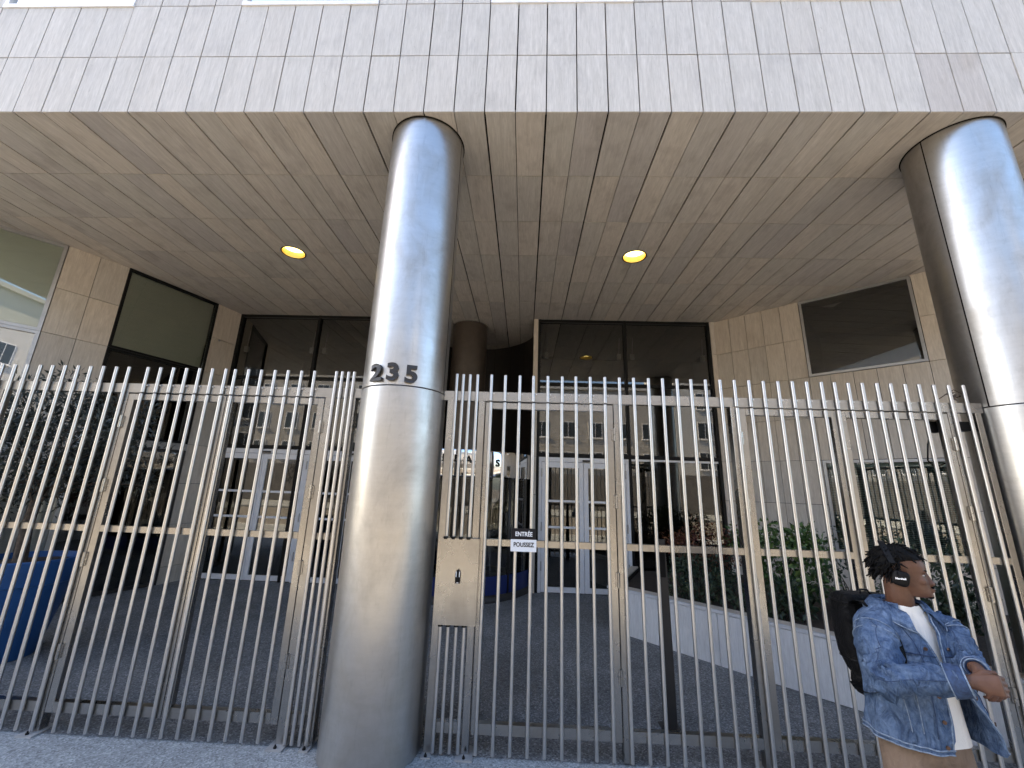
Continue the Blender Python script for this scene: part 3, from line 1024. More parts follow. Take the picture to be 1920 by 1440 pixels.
# closer of the last gate, with its cable
cl = G().box(3.72, 3.86, 3.63, 3.70, 2.52, 2.60).box(3.66, 3.73, 3.64, 3.69, 2.55, 2.62)
cl = tag(cl.build("gate_closer", M['black_soft']), "black gate closer box under the header rail by the right column", "closer")
G().tube([(3.56, 3.66, 2.56), (3.50, 3.67, 2.40), (3.47, 3.67, 2.26), (3.52, 3.67, 2.20), (3.60, 3.66, 2.24)], 0.006, 6).build("cable", M['black_soft'], cl)
G().box(3.53, 3.60, 3.640, 3.69, 2.50, 2.60).build("junction_box", M['black_soft'], cl)

# push sign on the gate
sg = empty("sign", (0.01, 3.53, 1.43), "black and white plate reading ENTREE POUSSEZ on the gate bars", "sign")
ZS, ZS0 = 3.5365, 1.517
G().box(-0.092, 0.110, ZS, ZS + .004, ZS0, 1.602).build("black_plate", M['sign_black'], sg)
G().box(-0.096, 0.113, ZS - .0005, ZS + .0035, 1.424, ZS0 - .0005).build("white_plate", M['sign_white'], sg)
for body, zz, mt, sz in (("ENTRÉE", 1.543, 'text_white', 0.047), ("POUSSEZ", 1.462, 'sign_black', 0.047)):
    me = text_mesh(body, sz, 0.0005, 0.0011, 1.0, xscale=0.86)
    me.name = "lettering"
    me.materials.append(M[mt])
    inst("lettering", me, sg, Matrix(((1, 0, 0, 0.0095), (0, 0, 1, ZS - .002), (0, 1, 0, zz), (0, 0, 0, 1))))

# dark pedestal behind the fence
pp = G()
pp.rings([[(1.28 + sx * w, 4.08 + sy * .03, z) for sx, sy in ((-1, -1), (1, -1), (1, 1), (-1, 1))] for z, w in ((0.0, 0.05), (0.6, 0.048), (1.2, 0.04), (1.5, 0.030))])
pst = tag(pp.build("pedestal", M['graphite']), "slim dark metal pedestal standing behind the fence before the planter", "post")
G().box(1.20, 1.36, 4.0, 4.16, 0.0, 0.012).build("base_plate", M['graphite'], pst)
G().box(1.258, 1.302, 4.044, 4.0495, 1.18, 1.40).build("reader", M['black_soft'], pst)

# ------------------------------------------------------------------ planter, pot, plants
PA, PB = Vector((1.24, 6.44)), Vector((3.96, 3.70))
PD = (PB - PA).normalized()
PN = Vector((-PD.y, PD.x))                       # away from the street
pl = empty("planter_box", (PA.x, PA.y, 0), "long white stone planter running diagonally behind the right gates", "planter")


def P2(u, d): return (PA + PD * u + PN * d)


def quadpr(g, c, z0, z1):
    g.prism([tuple(p) for p in c], z0, z1)


g = G()
quadpr(g, [P2(0.02, .03), P2(3.85, .03), P2(3.85, .14), P2(0.02, .14)], 0, 0.575)
quadpr(g, [P2(0.02, .03), P2(0.14, .03), (2.15, 8.12), (2.0, 8.12)], 0, 0.575)
g.build("core", M['joint'], pl)
edges = [0, 0.755, 1.50, 2.26, 3.02, 3.86]
Fp = Matrix(((PD.x, PN.x, 0, PA.x), (PD.y, PN.y, 0, PA.y), (0, 0, 1, 0), (0, 0, 0, 1)))
for a, b in zip(edges, edges[1:]):
    inst("stone_panel", slab(b - a - 0.007, 0.545, 0.028, M['white_stone']), pl, Fp @ Matrix.Translation(((a + b) / 2, 0, 0.02)))
G().box(-0.012, 3.87, -0.008, 0.032, 0.572, 0.602).build("trim", M['sign_white'], pl, M=Fp)
for a, b in zip(edges, edges[1:]):
    G().box(a + .002, b - .002, 0.034, 0.20, 0.574, 0.6).build("coping", M['wall'], pl, M=Fp)
Fe = frame_of((2.0, 8.12), tuple(P2(0, 0)))[0]
el = (Vector((2.0, 8.12)) - P2(0, 0)).length
inst("stone_panel", slab(el - .01, 0.56, 0.02, M['white_stone']), pl, Fe @ Matrix.Translation((el / 2, 0.0, 0.02)))
G().box(0, el, -0.004, 0.12, 0.58, 0.604).build("coping", M['wall'], pl, M=Fe)
g = G()
g.prism([tuple(P2(0.1, .10)), tuple(P2(3.85, .1)), (6.6, 4.0), (7.0, 5.3), (3.96, 8.12), (2.1, 8.12)], 0.30, 0.53)
g.build("soil", M['soil'], pl)


def leaf_mesh(centers, n_each, spread, size, aspect=0.42, droop=0.2, fold=0.25, up=0.0):
    """many small folded leaves around the given twig ends"""
    vs, fs = [], []
    k = 0
    for c, r in centers:
        n = max(3, int(n_each * random.uniform(0.7, 1.3)))
        d = RNG.normal(size=(n, 3))
        d /= np.linalg.norm(d, axis=1)[:, None]
        rad = RNG.random(n) ** 0.5 * r * spread
        p = np.array(c) + d * rad[:, None]
        ax = d + RNG.normal(scale=0.6, size=(n, 3))
        ax[:, 2] += up - droop
        ax /= np.linalg.norm(ax, axis=1)[:, None]
        rv = RNG.normal(size=(n, 3))
        sd = np.cross(ax, rv)
        sd /= np.linalg.norm(sd, axis=1)[:, None] + 1e-9
        nr = np.cross(ax, sd)
        ls = size * RNG.uniform(0.6, 1.25, n)
        w = ls * aspect * 0.5
        a = p
        m1 = p + ax * (ls * 0.45)[:, None]
        l = m1 + sd * w[:, None] + nr * (w * fold)[:, None]
        rr = m1 - sd * w[:, None] + nr * (w * fold)[:, None]
        t = p + ax * ls[:, None]
        for i in range(n):
            vs += [tuple(a[i]), tuple(l[i]), tuple(t[i]), tuple(rr[i])]
            fs += [(k, k + 1, k + 2), (k, k + 2, k + 3)]
            k += 4
    g = G()
    g.v, g.f, g.m = vs, fs, [0] * len(fs)
    return g


def shrub(name, label, group, base, top_pts, mat, leaf, n_each, r, aspect=0.45, stems=7, up=0.15, cat="shrub"):
    """stems fan from the base to the twig ends, leaves sit on the ends and along the upper stems"""
    o = empty(name, base, label, cat, group)
    g = G()
    b = Vector(base)
    cl = []
    for i, t in enumerate(top_pts):
        t = Vector(t)
        if i % max(1, len(top_pts) // stems) == 0:
            mid = b.lerp(t, 0.55) + Vector((random.uniform(-.05, .05), random.uniform(-.05, .05), 0.06))
            g.tube([b + Vector((random.uniform(-.08, .08), random.uniform(-.08, .08), -0.02)), mid, t], [0.009, 0.006, 0.002], 5)
        cl.append((tuple(t), r))
    g.build("stem", M['bark'], o)
    leaf_mesh(cl, n_each, 1.0, leaf, aspect, up=up).build("crown", mat, o)
    return o


def blob_pts(c, rx, ry, rz, n, lo=-1.0, shell=0.35):
    out = []
    while len(out) < n:
        d = RNG.normal(size=3)
        d /= np.linalg.norm(d)
        rr = (shell + (1 - shell) * RNG.random()) ** 0.6
        if d[2] * rr < lo: continue
        bump = 1 + 0.22 * mnoise.noise(Vector((d[0] * 2.3 + c[0], d[1] * 2.3 + c[1], d[2] * 2.3)))
        out.append((c[0] + d[0] * rx * rr * bump, c[1] + d[1] * ry * rr * bump, c[2] + d[2] * rz * rr * bump))
    return out


GS = "shrubs in the long planter"
shrub("shrub", "bushy bright green shrub behind the gate, left of the man's head", GS, (3.35, 5.75, 0.52),
      blob_pts((3.42, 5.70, 1.10), 0.50, 0.40, 0.50, 70), M['leaf_green'], 0.085, 22, 0.13, 0.5)
shrub("shrub", "low dark green shrub spilling towards the coping, under the bright green shrub", GS, (3.05, 5.55, 0.52),
      blob_pts((3.05, 5.50, 0.72), 0.55, 0.30, 0.22, 45), M['leaf_dark'], 0.075, 22, 0.12, 0.5)
shrub("shrub", "reddish brown leafed shrub in front of the dark glass", GS, (2.75, 6.75, 0.52),
      blob_pts((2.80, 6.70, 1.12), 0.62, 0.45, 0.32, 75), M['leaf_red'], 0.055, 26, 0.13, 0.4)
shrub("shrub", "dark blue green shrub under the reddish one", GS, (2.45, 6.20, 0.52),
      blob_pts((2.45, 6.15, 0.80), 0.55, 0.35, 0.30, 60), M['leaf_dark'], 0.07, 24, 0.13, 0.42)
shrub("shrub", "small green sprig beside the stone wall, right of the reddish shrub", GS, (3.35, 6.75, 0.52),
      blob_pts((3.38, 6.70, 1.22), 0.28, 0.25, 0.32, 24), M['leaf_green'], 0.08, 18, 0.12, 0.5)
shrub("shrub", "dark leafy shrub right of the man's face below the window", GS, (4.45, 4.95, 0.52),
      blob_pts((4.45, 4.95, 0.98), 0.50, 0.42, 0.48, 80), M['leaf_dark'], 0.085, 22, 0.13, 0.40)
shrub("shrub", "thin twiggy shrub against the lower window, above the man's head", GS, (4.15, 5.70, 0.52),
      blob_pts((4.15, 5.65, 1.12), 0.55, 0.25, 0.42, 40), M['leaf_dark'], 0.06, 12, 0.12, 0.4)

# blue pot with an olive tree
PX, PY = -5.56, 4.76
pt = empty("plant_pot", (PX, PY, 0), "tall tapering blue plastic pot behind the fence", "pot")
G().lathe(PX, PY, [(0.0, 0.006), (0.28, 0.006), (0.295, 0.03), (0.435, 0.745), (0.455, 0.755), (0.485, 0.99), (0.478, 1.005), (0.45, 1.005), (0.445, 0.94), (0.43, 0.93)], 64).build("body", M['blue'], pt, True)
auto_smooth(bpy.data.objects["body"], 30)
G().lathe(PX, PY, [(0.001, 0.955), (0.2, 0.95), (0.446, 0.94)], 32).build("soil", M['soil'], pt, True)
tr = empty("olive_tree", (PX, PY, 0.95), "dark small leafed olive tree growing in the blue pot", "tree")
g = G()
g.tube([(PX - .05, PY, 0.94), (PX - .10, PY + .01, 1.3), (PX - .07, PY, 1.62), (PX - .04, PY + .01, 1.85)], [0.062, 0.052, 0.048, 0.04], 12)
tips = blob_pts((PX - 0.02, PY, 2.28), 1.05, 0.85, 0.76, 210, -0.95, 0.25)
for t in tips[::6]:
    s0 = Vector((PX - .06 + random.uniform(-.02, .02), PY, random.uniform(1.5, 1.85)))
    t = Vector(t)
    mid = s0.lerp(t, 0.5) + Vector((0, 0, 0.10))
    g.tube([s0, mid, t], [0.018, 0.010, 0.003], 5)
auto_smooth(g.build("trunk", M['bark'], tr), 50)
leaf_mesh([(t, 0.18) for t in tips], 42, 1.0, 0.075, 0.30, droop=0.15).build("crown", M['leaf_olive'], tr)
tw = G()
tw.tube([(3.70, 3.72, 2.80), (3.77, 3.70, 2.85), (3.85, 3.69, 2.90), (3.93, 3.70, 2.86)], 0.004, 5)
two = tag(tw.build("dry_twig", M['bark']), "dry brown twig caught on the header rail by the right column", "twig")
leaf_mesh([((3.78, 3.70, 2.86), .05), ((3.86, 3.69, 2.88), .05), ((3.92, 3.70, 2.86), .04)], 6, 1.0, 0.05, 0.45).build("leaves", M['bark'], two)

# a scrap of paper on the paving
tag(G().add([(-5.17, 4.93, .022), (-5.10, 4.90, .026), (-5.07, 4.95, .024), (-5.14, 4.985, .03)], [(0, 1, 2), (0, 2, 3)]).build("paper_scrap", M['sign_white']), "scrap of white paper on the paving beside the blue pot", "litter")

# ------------------------------------------------------------------ the other side of the street
WINM = {}


def far_window(w, h, kind):
    if (w, h, kind) not in WINM:
        g = G()
        g.box(-w / 2, w / 2, -0.02, 0.03, 0, h, 0)
        g.box(-w / 2 + .07, -.03, 0.03, 0.034, .07, h - .07, 1)
        g.box(.03, w / 2 - .07, 0.03, 0.034, .07, h - .07, 1)
        g.box(-w / 2 - .08, w / 2 + .08, 0.0, 0.12, -0.08, 0.0, 0)
        WINM[(w, h, kind)] = g.mesh("window", [M['alu'], M['pane_far']])
    return WINM[(w, h, kind)]


M['pane_far'] = flat('far_window_glass', (0.05, 0.06, 0.07), 0.12)
M['far_white'] = flat('white_render', (0.52, 0.52, 0.51), 0.8, 0, 0.06, 2)
M['far_cream'] = flat('cream_render', (0.42, 0.40, 0.37), 0.8, 0, 0.08, 2)
M['far_brick'] = flat('shop_front', (0.15, 0.14, 0.13), 0.85, 0, 0.12, 6)


def far_building(x0, x1, h, mat, label, base_h, step, ww, wh, y=-25.0):
    b = empty("apartment_building", ((x0 + x1) / 2, y, 0), label, "building", "houses across the street")
    G().box(x0, x1, y - 10, y, -0.3, h).build("wall", mat, b)
    G().box(x0 - .15, x1 + .15, y - 10.1, y + 0.3, h, h + 0.35).build("cornice", M['far_white'], b)
    G().box(x0 + .05, x1 - .05, y - 0.2, y + 0.06, -0.3, base_h - 0.6).build("ground_floor", M['far_brick'], b)
    nf = int((h - base_h - 0.6) / 3.0)
    nx = int((x1 - x0 - 1.0) / step)
    x00 = (x0 + x1) / 2 - (nx - 1) * step / 2
    for fz in range(nf):
        for i in range(nx):
            inst("window", far_window(ww, wh, 0), b, Matrix.Translation((x00 + i * step, y, base_h + fz * 3.0)))
    return b


far_building(-50, -19, 16, M['far_cream'], "cream apartment block across the street, far left in the reflections", 4.2, 2.9, 1.3, 1.7)
far_building(-18.8, -1.0, 15, M['far_white'], "white apartment block across the street facing the left glazing", 4.2, 2.4, 1.2, 1.8)
far_building(-0.8, 15, 12, M['far_cream'], "lower cream apartment block across the street facing the entrance", 4.0, 2.7, 1.4, 1.6)
far_building(15.2, 48, 16, M['far_white'], "long white apartment block across the street, right end", 4.2, 3.0, 1.5, 1.7)

# ------------------------------------------------------------------ the man in front of the fence
OX, OY = 1.80, 2.20


def Lc(rr, ff, z): return Vector((OX - rr, OY - ff, z))     # rr to his right, ff forwards (towards the street)


M['skin'] = N('skin').m
k = N('brown_skin')
v = k.coords((1, 1, 1), rnd=False)
k.set(base_color=k.ramp(k.noise(v, 14, 5), [(0.3, (0.088, 0.041, 0.025)), (0.7, (0.140, 0.072, 0.046))]), roughness=0.45, specular=0.3)
k.bump(k.noise(v, 240, 3, 0.6), 0.15, 0.002)
k.b.inputs["Subsurface Weight"].default_value = 0.06
k.b.inputs["Subsurface Radius"].default_value = (0.02, 0.008, 0.004)
M['skin'] = k.m
k = N('blue_denim')
v = k.coords((1, 1, 1), rnd=False)
wash = k.noise(v, 7.0, 6, 0.62, 0.7)
fade = k.noise(v, 38.0, 5, 0.7)
c = k.ramp(wash, [(0.30, (0.024, 0.044, 0.095)), (0.50, (0.075, 0.122, 0.220)), (0.72, (0.20, 0.268, 0.385))])
c = k.mix(0.35, c, k.ramp(fade, [(0.3, (0.03, 0.055, 0.115)), (0.7, (0.20, 0.27, 0.39))]))
crumple = k.noise(k.coords((1.0, 1.0, 0.45), rnd=False), 21.0, 4, 0.55, 2.4)
c = k.mix(1.0, c, k.ramp(crumple, [(0.34, (0.72, 0.73, 0.76)), (0.5, (1, 1, 1)), (0.68, (1.22, 1.20, 1.16))]), 'MULTIPLY')  # crease shade and ridge highlights multiplied into the denim colour
k.set(base_color=c, roughness=0.9, specular=0.05)
k.bump(crumple, 0.9, 0.03)
M['denim'] = k.m
M['denim_dark'] = flat('dark_denim', (0.028, 0.052, 0.115), 0.85, 0, 0.45, 45)
M['denim_light'] = flat('worn_denim_edge', (0.18, 0.235, 0.32), 0.85, 0, 0.35, 60)
M['denim_in'] = flat('inside_denim', (0.07, 0.10, 0.14), 0.9, 0, 0.2, 40)
M['tshirt'] = flat('white_cotton', (0.74, 0.72, 0.68), 0.9, 0, 0.04, 10)
M['trouser'] = flat('brown_cotton', (0.20, 0.145, 0.108), 0.9, 0, 0.15, 18)
M['hair'] = flat('black_hair', (0.0022, 0.0019, 0.0018), 0.7)
def cloth(name, c, rough, var, sc, bs, dist, scale=(1, 1, 1)):
    k = N(name)
    n1 = k.noise(k.coords(scale, rnd=False), sc, 5, 0.6, 1.2)
    k.set(base_color=k.ramp(n1, [(0.3, tuple(x * (1 - var) for x in c)), (0.7, tuple(x * (1 + var) for x in c))]), roughness=rough, specular=0.1)
    k.bump(n1, bs, dist)
    return k.m


M['nylon'] = cloth('black_nylon', (0.0045, 0.0045, 0.005), 0.55, 0.4, 16, 0.7, 0.03, (1, 1, 0.6))
M['tshirt'] = cloth('white_cotton', (0.74, 0.72, 0.68), 0.9, 0.04, 13, 0.5, 0.03, (1.2, 1.2, 0.4))
M['trouser'] = cloth('brown_cotton', (0.20, 0.145, 0.108), 0.9, 0.12, 12, 0.6, 0.03, (1.2, 1.2, 0.5))
M['shoe'] = flat('white_shoe', (0.55, 0.54, 0.52), 0.6)
M['eye'] = flat('eye', (0.30, 0.27, 0.25), 0.2)
M['button'] = flat('copper_button', (0.10, 0.06, 0.045), 0.4, 0.6)

person = empty("person", (OX, OY, 0), "man in denim jacket, headphones and backpack standing before the fence, looking right", "person")


def ell(c, u, w, n=28, p=2.3):
    """superellipse ring; u, w are half-axis vectors"""
    out = []
    for i in range(n):
        a = 2 * math.pi * i / n
        ca, sa = math.cos(a), math.sin(a)
        out.append(c + u * (math.copysign(abs(ca) ** (2 / p), ca)) + w * (math.copysign(abs(sa) ** (2 / p), sa)))
    return out


def spline(pts, n):
    """Catmull-Rom through points, with extra channels interpolated"""
    P = [np.array(p, float) for p in pts]
    P = [2 * P[0] - P[1]] + P + [2 * P[-1] - P[-2]]
    out = []
    for i in range(n):
        t = i / (n - 1) * (len(P) - 3)
        k_ = min(int(t), len(P) - 4)
        t -= k_
        a, b, c_, d = P[k_:k_ + 4]
        out.append(0.5 * ((2 * b) + (c_ - a) * t + (2 * a - 5 * b + 4 * c_ - d) * t * t + (3 * b - a - 3 * c_ + d) * t ** 3))
    return out


def limb(g, pts, n=14, nr=14):
    """pts: (x, y, z, radius)"""
    sp = spline(pts, n)
    g.tube([p[:3] for p in sp], [max(0.004, p[3]) for p in sp], nr)


# joints
SH_R, EL_R, WR_R = Vector((1.625, 2.175, 1.365)), Vector((1.505, 1.985, 1.160)), Vector((1.715, 1.800, 1.225))
SH_L, EL_L, WR_L = Vector((1.985, 2.185, 1.365)), Vector((1.935, 2.030, 1.222)), Vector((1.785, 1.835, 1.262))
HC = Vector((1.802, 2.160, 0))          # axis of the head
HF = Vector((0.80, -0.60, 0)).normalized()     # where he looks
HS = Vector((-HF.y, HF.x, 0)) * -1       # towards the camera side (his right)
CHIN = 1.498

g = G()
# head: slices (height above chin, front, back, half width)
sl = [(-0.012, 0.085, 0.020, 0.022), (-0.004, 0.106, 0.000, 0.036), (0.012, 0.113, -0.012, 0.046), (0.032, 0.112, -0.030, 0.054), (0.052, 0.110, -0.060, 0.060),
      (0.072, 0.107, -0.078, 0.066), (0.090, 0.102, -0.086, 0.069), (0.102, 0.100, -0.090, 0.071), (0.118, 0.106, -0.093, 0.073), (0.140, 0.107, -0.096, 0.074),
      (0.165, 0.099, -0.095, 0.072), (0.190, 0.080, -0.086, 0.064), (0.210, 0.052, -0.066, 0.050), (0.224, 0.015, -0.035, 0.028)]
rings = []
for h, f0, b0, w in sl:
    c = HC + HF * ((f0 + b0) / 2) + Vector((0, 0, CHIN + h))
    rings.append(ell(c, HF * ((f0 - b0) / 2), HS * w, 32, 2.25))
g.rings(rings)


def blob(g, c, u, w, h, n=14):
    """small ellipsoid with half axes u, w (vectors) and h (height)"""
    g.rings([ell(c + Vector((0, 0, h * math.sin(t))), u * max(.05, math.cos(t)), w * max(.05, math.cos(t)), n, 2.0) for t in np.linspace(-1.45, 1.45, 9)])


def face(f, s, h): return HC + HF * f + HS * s + Vector((0, 0, CHIN + h))


# nose, lips, brow ridge, chin
g.rings([ell(face(f, 0, h), HF * d, HS * w, 12, 2.0) for h, f, d, w in ((0.047, 0.108, 0.012, 0.013), (0.053, 0.113, 0.017, 0.020), (0.061, 0.116, 0.017, 0.021), (0.072, 0.112, 0.015, 0.015), (0.088, 0.106, 0.011, 0.011), (0.106, 0.100, 0.010, 0.009))])
blob(g, face(0.115, 0, 0.0345), HF * 0.013, HS * 0.024, 0.006)
blob(g, face(0.114, 0, 0.0235), HF * 0.013, HS * 0.022, 0.006)
blob(g, face(0.101, 0, 0.003), HF * 0.018, HS * 0.024, 0.014)
for s in (-1, 1):
    blob(g, face(0.096, 0.030 * s, 0.116), HF * 0.010, HS * 0.022, 0.006)
    blob(g, face(0.074, 0.040 * s, 0.072), HF * 0.024, HS * 0.018, 0.022)
    blob(g, face(-0.004, 0.072 * s, 0.085), HF * 0.016, HS * 0.010, 0.030)
# neck and trunk
limb(g, [(*(HC - HF * 0.015 + Vector((0, 0, CHIN + 0.05))), 0.060), (*(HC - HF * 0.018 + Vector((0, 0, CHIN - 0.02))), 0.058), (OX, OY - .01, 1.42, 0.062), (OX, OY, 1.36, 0.09)], 10, 20)
tr_ = [(0.86, 0.150, 0.105), (0.95, 0.140, 0.100), (1.05, 0.140, 0.098), (1.18, 0.160, 0.108), (1.30, 0.165, 0.100), (1.36, 0.140, 0.082), (1.40, 0.095, 0.070), (1.43, 0.07, 0.06)]
g.rings([ell(Lc(0, 0.0, z), Vector((w, 0, 0)), Vector((0, d, 0)), 28) for z, w, d in tr_])
for s in (1, -1):
    limb(g, [(*Lc(0.085 * s, 0.0, 0.90), 0.092), (*Lc(0.092 * s, 0.0, 0.70), 0.082), (*Lc(0.098 * s, 0.01, 0.48), 0.058), (*Lc(0.10 * s, -.005, 0.30), 0.052), (*Lc(0.105 * s, -.02, 0.10), 0.040), (*Lc(0.105 * s, -.02, 0.05), 0.045)], 18, 16)
for SH, EL, WR in ((SH_R, EL_R, WR_R), (SH_L, EL_L, WR_L)):
    limb(g, [(*(SH - Vector((0, 0, .02))), 0.042), (*SH.lerp(EL, .5), 0.044), (*EL, 0.039), (*EL.lerp(WR, .45), 0.038), (*WR, 0.027)], 16, 14)


def hand(g, wrist, fdir, back, side, curl, length=0.088):
    """palm from the wrist along fdir; 'back' is the back of the hand; 'side' points to the thumb"""
    fdir, back = fdir.normalized(), back.normalized()
    side = (side - fdir * side.dot(fdir)).normalized()
    back = fdir.cross(side) * (1 if fdir.cross(side).dot(back) > 0 else -1)
    rg = []
    for t, w, d in ((-0.01, .024, .022), (0.015, .030, .020), (0.05, .039, .017), (0.085, .041, .014), (0.094, .036, .010)):
        rg.append(ell(wrist + fdir * t, side * w, back * d, 14, 2.6))
    g.rings(rg)
    for j, (off, ln) in enumerate(((0.031, 0.072), (0.0105, 0.082), (-0.0105, 0.077), (-0.030, 0.060))):
        p = wrist + fdir * 0.084 + side * off
        a = 0.25
        pts = [p - fdir * 0.02, p]
        for seg, frac in enumerate((0.44, 0.32, 0.26)):
            a += curl[seg]
            p = p + (fdir * math.cos(a) - back * math.sin(a)) * (ln * frac)
            pts.append(p)
        r = 0.0080 if j < 3 else 0.0070
        g.tube(pts, [r, r * 1.05, r, r * .92, r * .78], 9)
    p = wrist + fdir * 0.022 + side * 0.024
    d1 = (fdir * 0.75 + side * 0.60 - back * 0.30).normalized()
    d2 = (fdir * 0.95 + side * 0.05 - back * 0.45).normalized()
    g.tube([p - d1 * .012, p + d1 * 0.032, p + d1 * 0.034 + d2 * 0.026, p + d1 * 0.034 + d2 * 0.046], [0.013, 0.0115, 0.0098, 0.008], 9)


VW = Vector((-0.64, -0.77, 0.05))             # towards the camera
hand(g, WR_R, Vector((0.62, -0.62, 0.10)), Vector((-0.5, -0.5, 0.6)), Vector((0.2, 0.2, 1.0)), (0.75, 0.85, 0.6))
hand(g, WR_L, Vector((-0.05, -0.75, -0.35)), Vector((0.5, -0.3, 0.8)), Vector((-1.0, 0.1, 0.2)), (0.7, 0.8, 0.6))
body = g.build("body", M['skin'], person)
remesh(body, 0.0041, 3, 0.5)

# hair: short twists over the skull
g = G()
rings = []
for h, f0, b0, w in sl[7:]:
    hh = h + 0.010
    fr_lim = {0: -0.02, 1: -0.01, 2: 0.020}.get(sl.index((h, f0, b0, w)) - 7, f0 + 0.004)
    f1 = min(f0 + 0.004, fr_lim)
    b1 = b0 - 0.014
    rings.append(ell(HC + HF * ((f1 + b1) / 2) + Vector((0, 0, CHIN + hh)), HF * ((f1 - b1) / 2), HS * (w + 0.008), 24, 2.2))
g.rings(rings)
cen = face(-0.005, 0, 0.125)
for i in range(800):
    d = Vector(RNG.normal(size=3)).normalized()
    if d.z < -0.45: continue
    df = d.dot(HF)
    if df > 0.25 and d.z < 0.55: continue
    if df > 0.05 and d.z < 0.10: continue
    a, b_, c_ = 0.100, 0.074, 0.100
    s0 = cen + HF * (d.dot(HF) * a) + HS * (d.dot(HS) * b_) + Vector((0, 0, d.z * c_))
    ln = random.uniform(0.030, 0.052)
    t1 = (d + Vector((0, 0, -0.25)) + Vector(RNG.normal(scale=.3, size=3))).normalized()
    t2 = (d * 0.5 + Vector((0, 0, -0.95)) + HF * (0.45 if df > 0.1 else -0.25) + Vector(RNG.normal(scale=.25, size=3))).normalized()
    r = random.uniform(0.0034, 0.0058)
    g.tube([s0 - d * 0.006, s0 + t1 * ln * 0.45, s0 + t1 * ln * 0.5 + t2 * ln * 0.55], [r, r, r * 0.55], 6)
auto_smooth(g.build("hair", M['hair'], person), 60)
for s in (-1, 1):
    g = G()
    blob(g, face(0.0985, 0.030 * s, 0.1225), HF * 0.009, HS * 0.020, 0.0035)
    g.build("eyebrow", M['hair'], person)
g = G()
blob(g, face(0.118, 0, 0.0425), HF * 0.0085, HS * 0.026, 0.0045)
g.build("moustache", M['hair'], person, True)
g = G()
blob(g, face(0.102, 0, -0.004), HF * 0.016, HS * 0.022, 0.010)
g.build("beard", M['hair'], person, True)
for s in (-1, 1):
    g = G()
    blob(g, face(0.0865, 0.031 * s, 0.099), HF * 0.011, HS * 0.013, 0.0055)
    e = g.build("eye", M['eye'], person, True)
    g = G()
    blob(g, face(0.0935, 0.031 * s, 0.099), HF * 0.006, HS * 0.006, 0.005)
    g.build("iris", M['hair'], e, True)

# white T-shirt
g = G()
tr_ = [(0.845, 0.178, 0.128, .01), (0.95, 0.170, 0.122, .01), (1.05, 0.168, 0.118, .01), (1.18, 0.176, 0.122, .005), (1.28, 0.180, 0.118, 0), (1.35, 0.160, 0.100, 0), (1.40, 0.115, 0.084, 0), (1.435, 0.080, 0.074, 0.004), (1.44, 0.074, 0.068, 0.004)]
sp = spline(tr_, 40)
rg = []
for z, w, d, o in sp:
    r_ = ell(Lc(0, o, z), Vector((w, 0, 0)), Vector((0, d, 0)), 56)
    rg.append([p + (p - Lc(0, o, z)).normalized() * (0.006 * mnoise.noise(Vector((p.x * 9, p.y * 9, p.z * 5))) + 0.005 * math.sin(p.x * 40 + p.z * 6) * max(0, (1.1 - z) * 3)) for p in r_])
g.rings(rg, cap=False)
g.build("t_shirt", M['tshirt'], person, True)

# trousers
g = G()
g.rings([ell(Lc(0, 0.0, z), Vector((w, 0, 0)), Vector((0, d, 0)), 28) for z, w, d in ((0.99, 0.165, 0.118), (0.93, 0.172, 0.128), (0.84, 0.182, 0.135), (0.78, 0.175, 0.125), (0.74, 0.14, 0.10))])
for s in (1, -1):
    limb(g, [(*Lc(0.088 * s, 0.0, 0.86), 0.105), (*Lc(0.094 * s, 0.0, 0.70), 0.104), (*Lc(0.100 * s, 0.012, 0.48), 0.088), (*Lc(0.104 * s, 0, 0.25), 0.082), (*Lc(0.106 * s, -.01, 0.05), 0.080)], 18, 18)
tro = g.build("trousers", M['trouser'], person)
remesh(tro, 0.012, 4)
for vtx in tro.data.vertices:
    p = vtx.co
    vtx.co = p + vtx.normal * (0.007 * mnoise.noise(Vector((p.x * 16, p.y * 16, p.z * 9))))
for s in (1, -1):
    g = G()
    b_ = Lc(0.106 * s, 0.04, 0)
    g.rings([ell(b_ + Vector((0, 0, z)), Vector((w, 0, 0)), Vector((0, d, 0)), 18, 2.6) for z, w, d in ((0.002, 0.050, 0.135), (0.03, 0.052, 0.138), (0.055, 0.046, 0.115), (0.085, 0.040, 0.07))])
    g.build("shoe", M['shoe'], person, True)

# denim jacket: trunk shell with open front, then the sleeves
jz = [(0.835, 0.226, 0.172, .000), (0.88, 0.224, 0.170, .004), (0.98, 0.216, 0.160, .006), (1.10, 0.212, 0.152, .006), (1.22, 0.218, 0.150, .004), (1.31, 0.220, 0.138, .002), (1.365, 0.205, 0.118, 0), (1.40, 0.165, 0.100, -.002), (1.425, 0.115, 0.088, -.002), (1.448, 0.088, 0.086, 0.0)]
spj = spline(jz, 46)
NA = 80


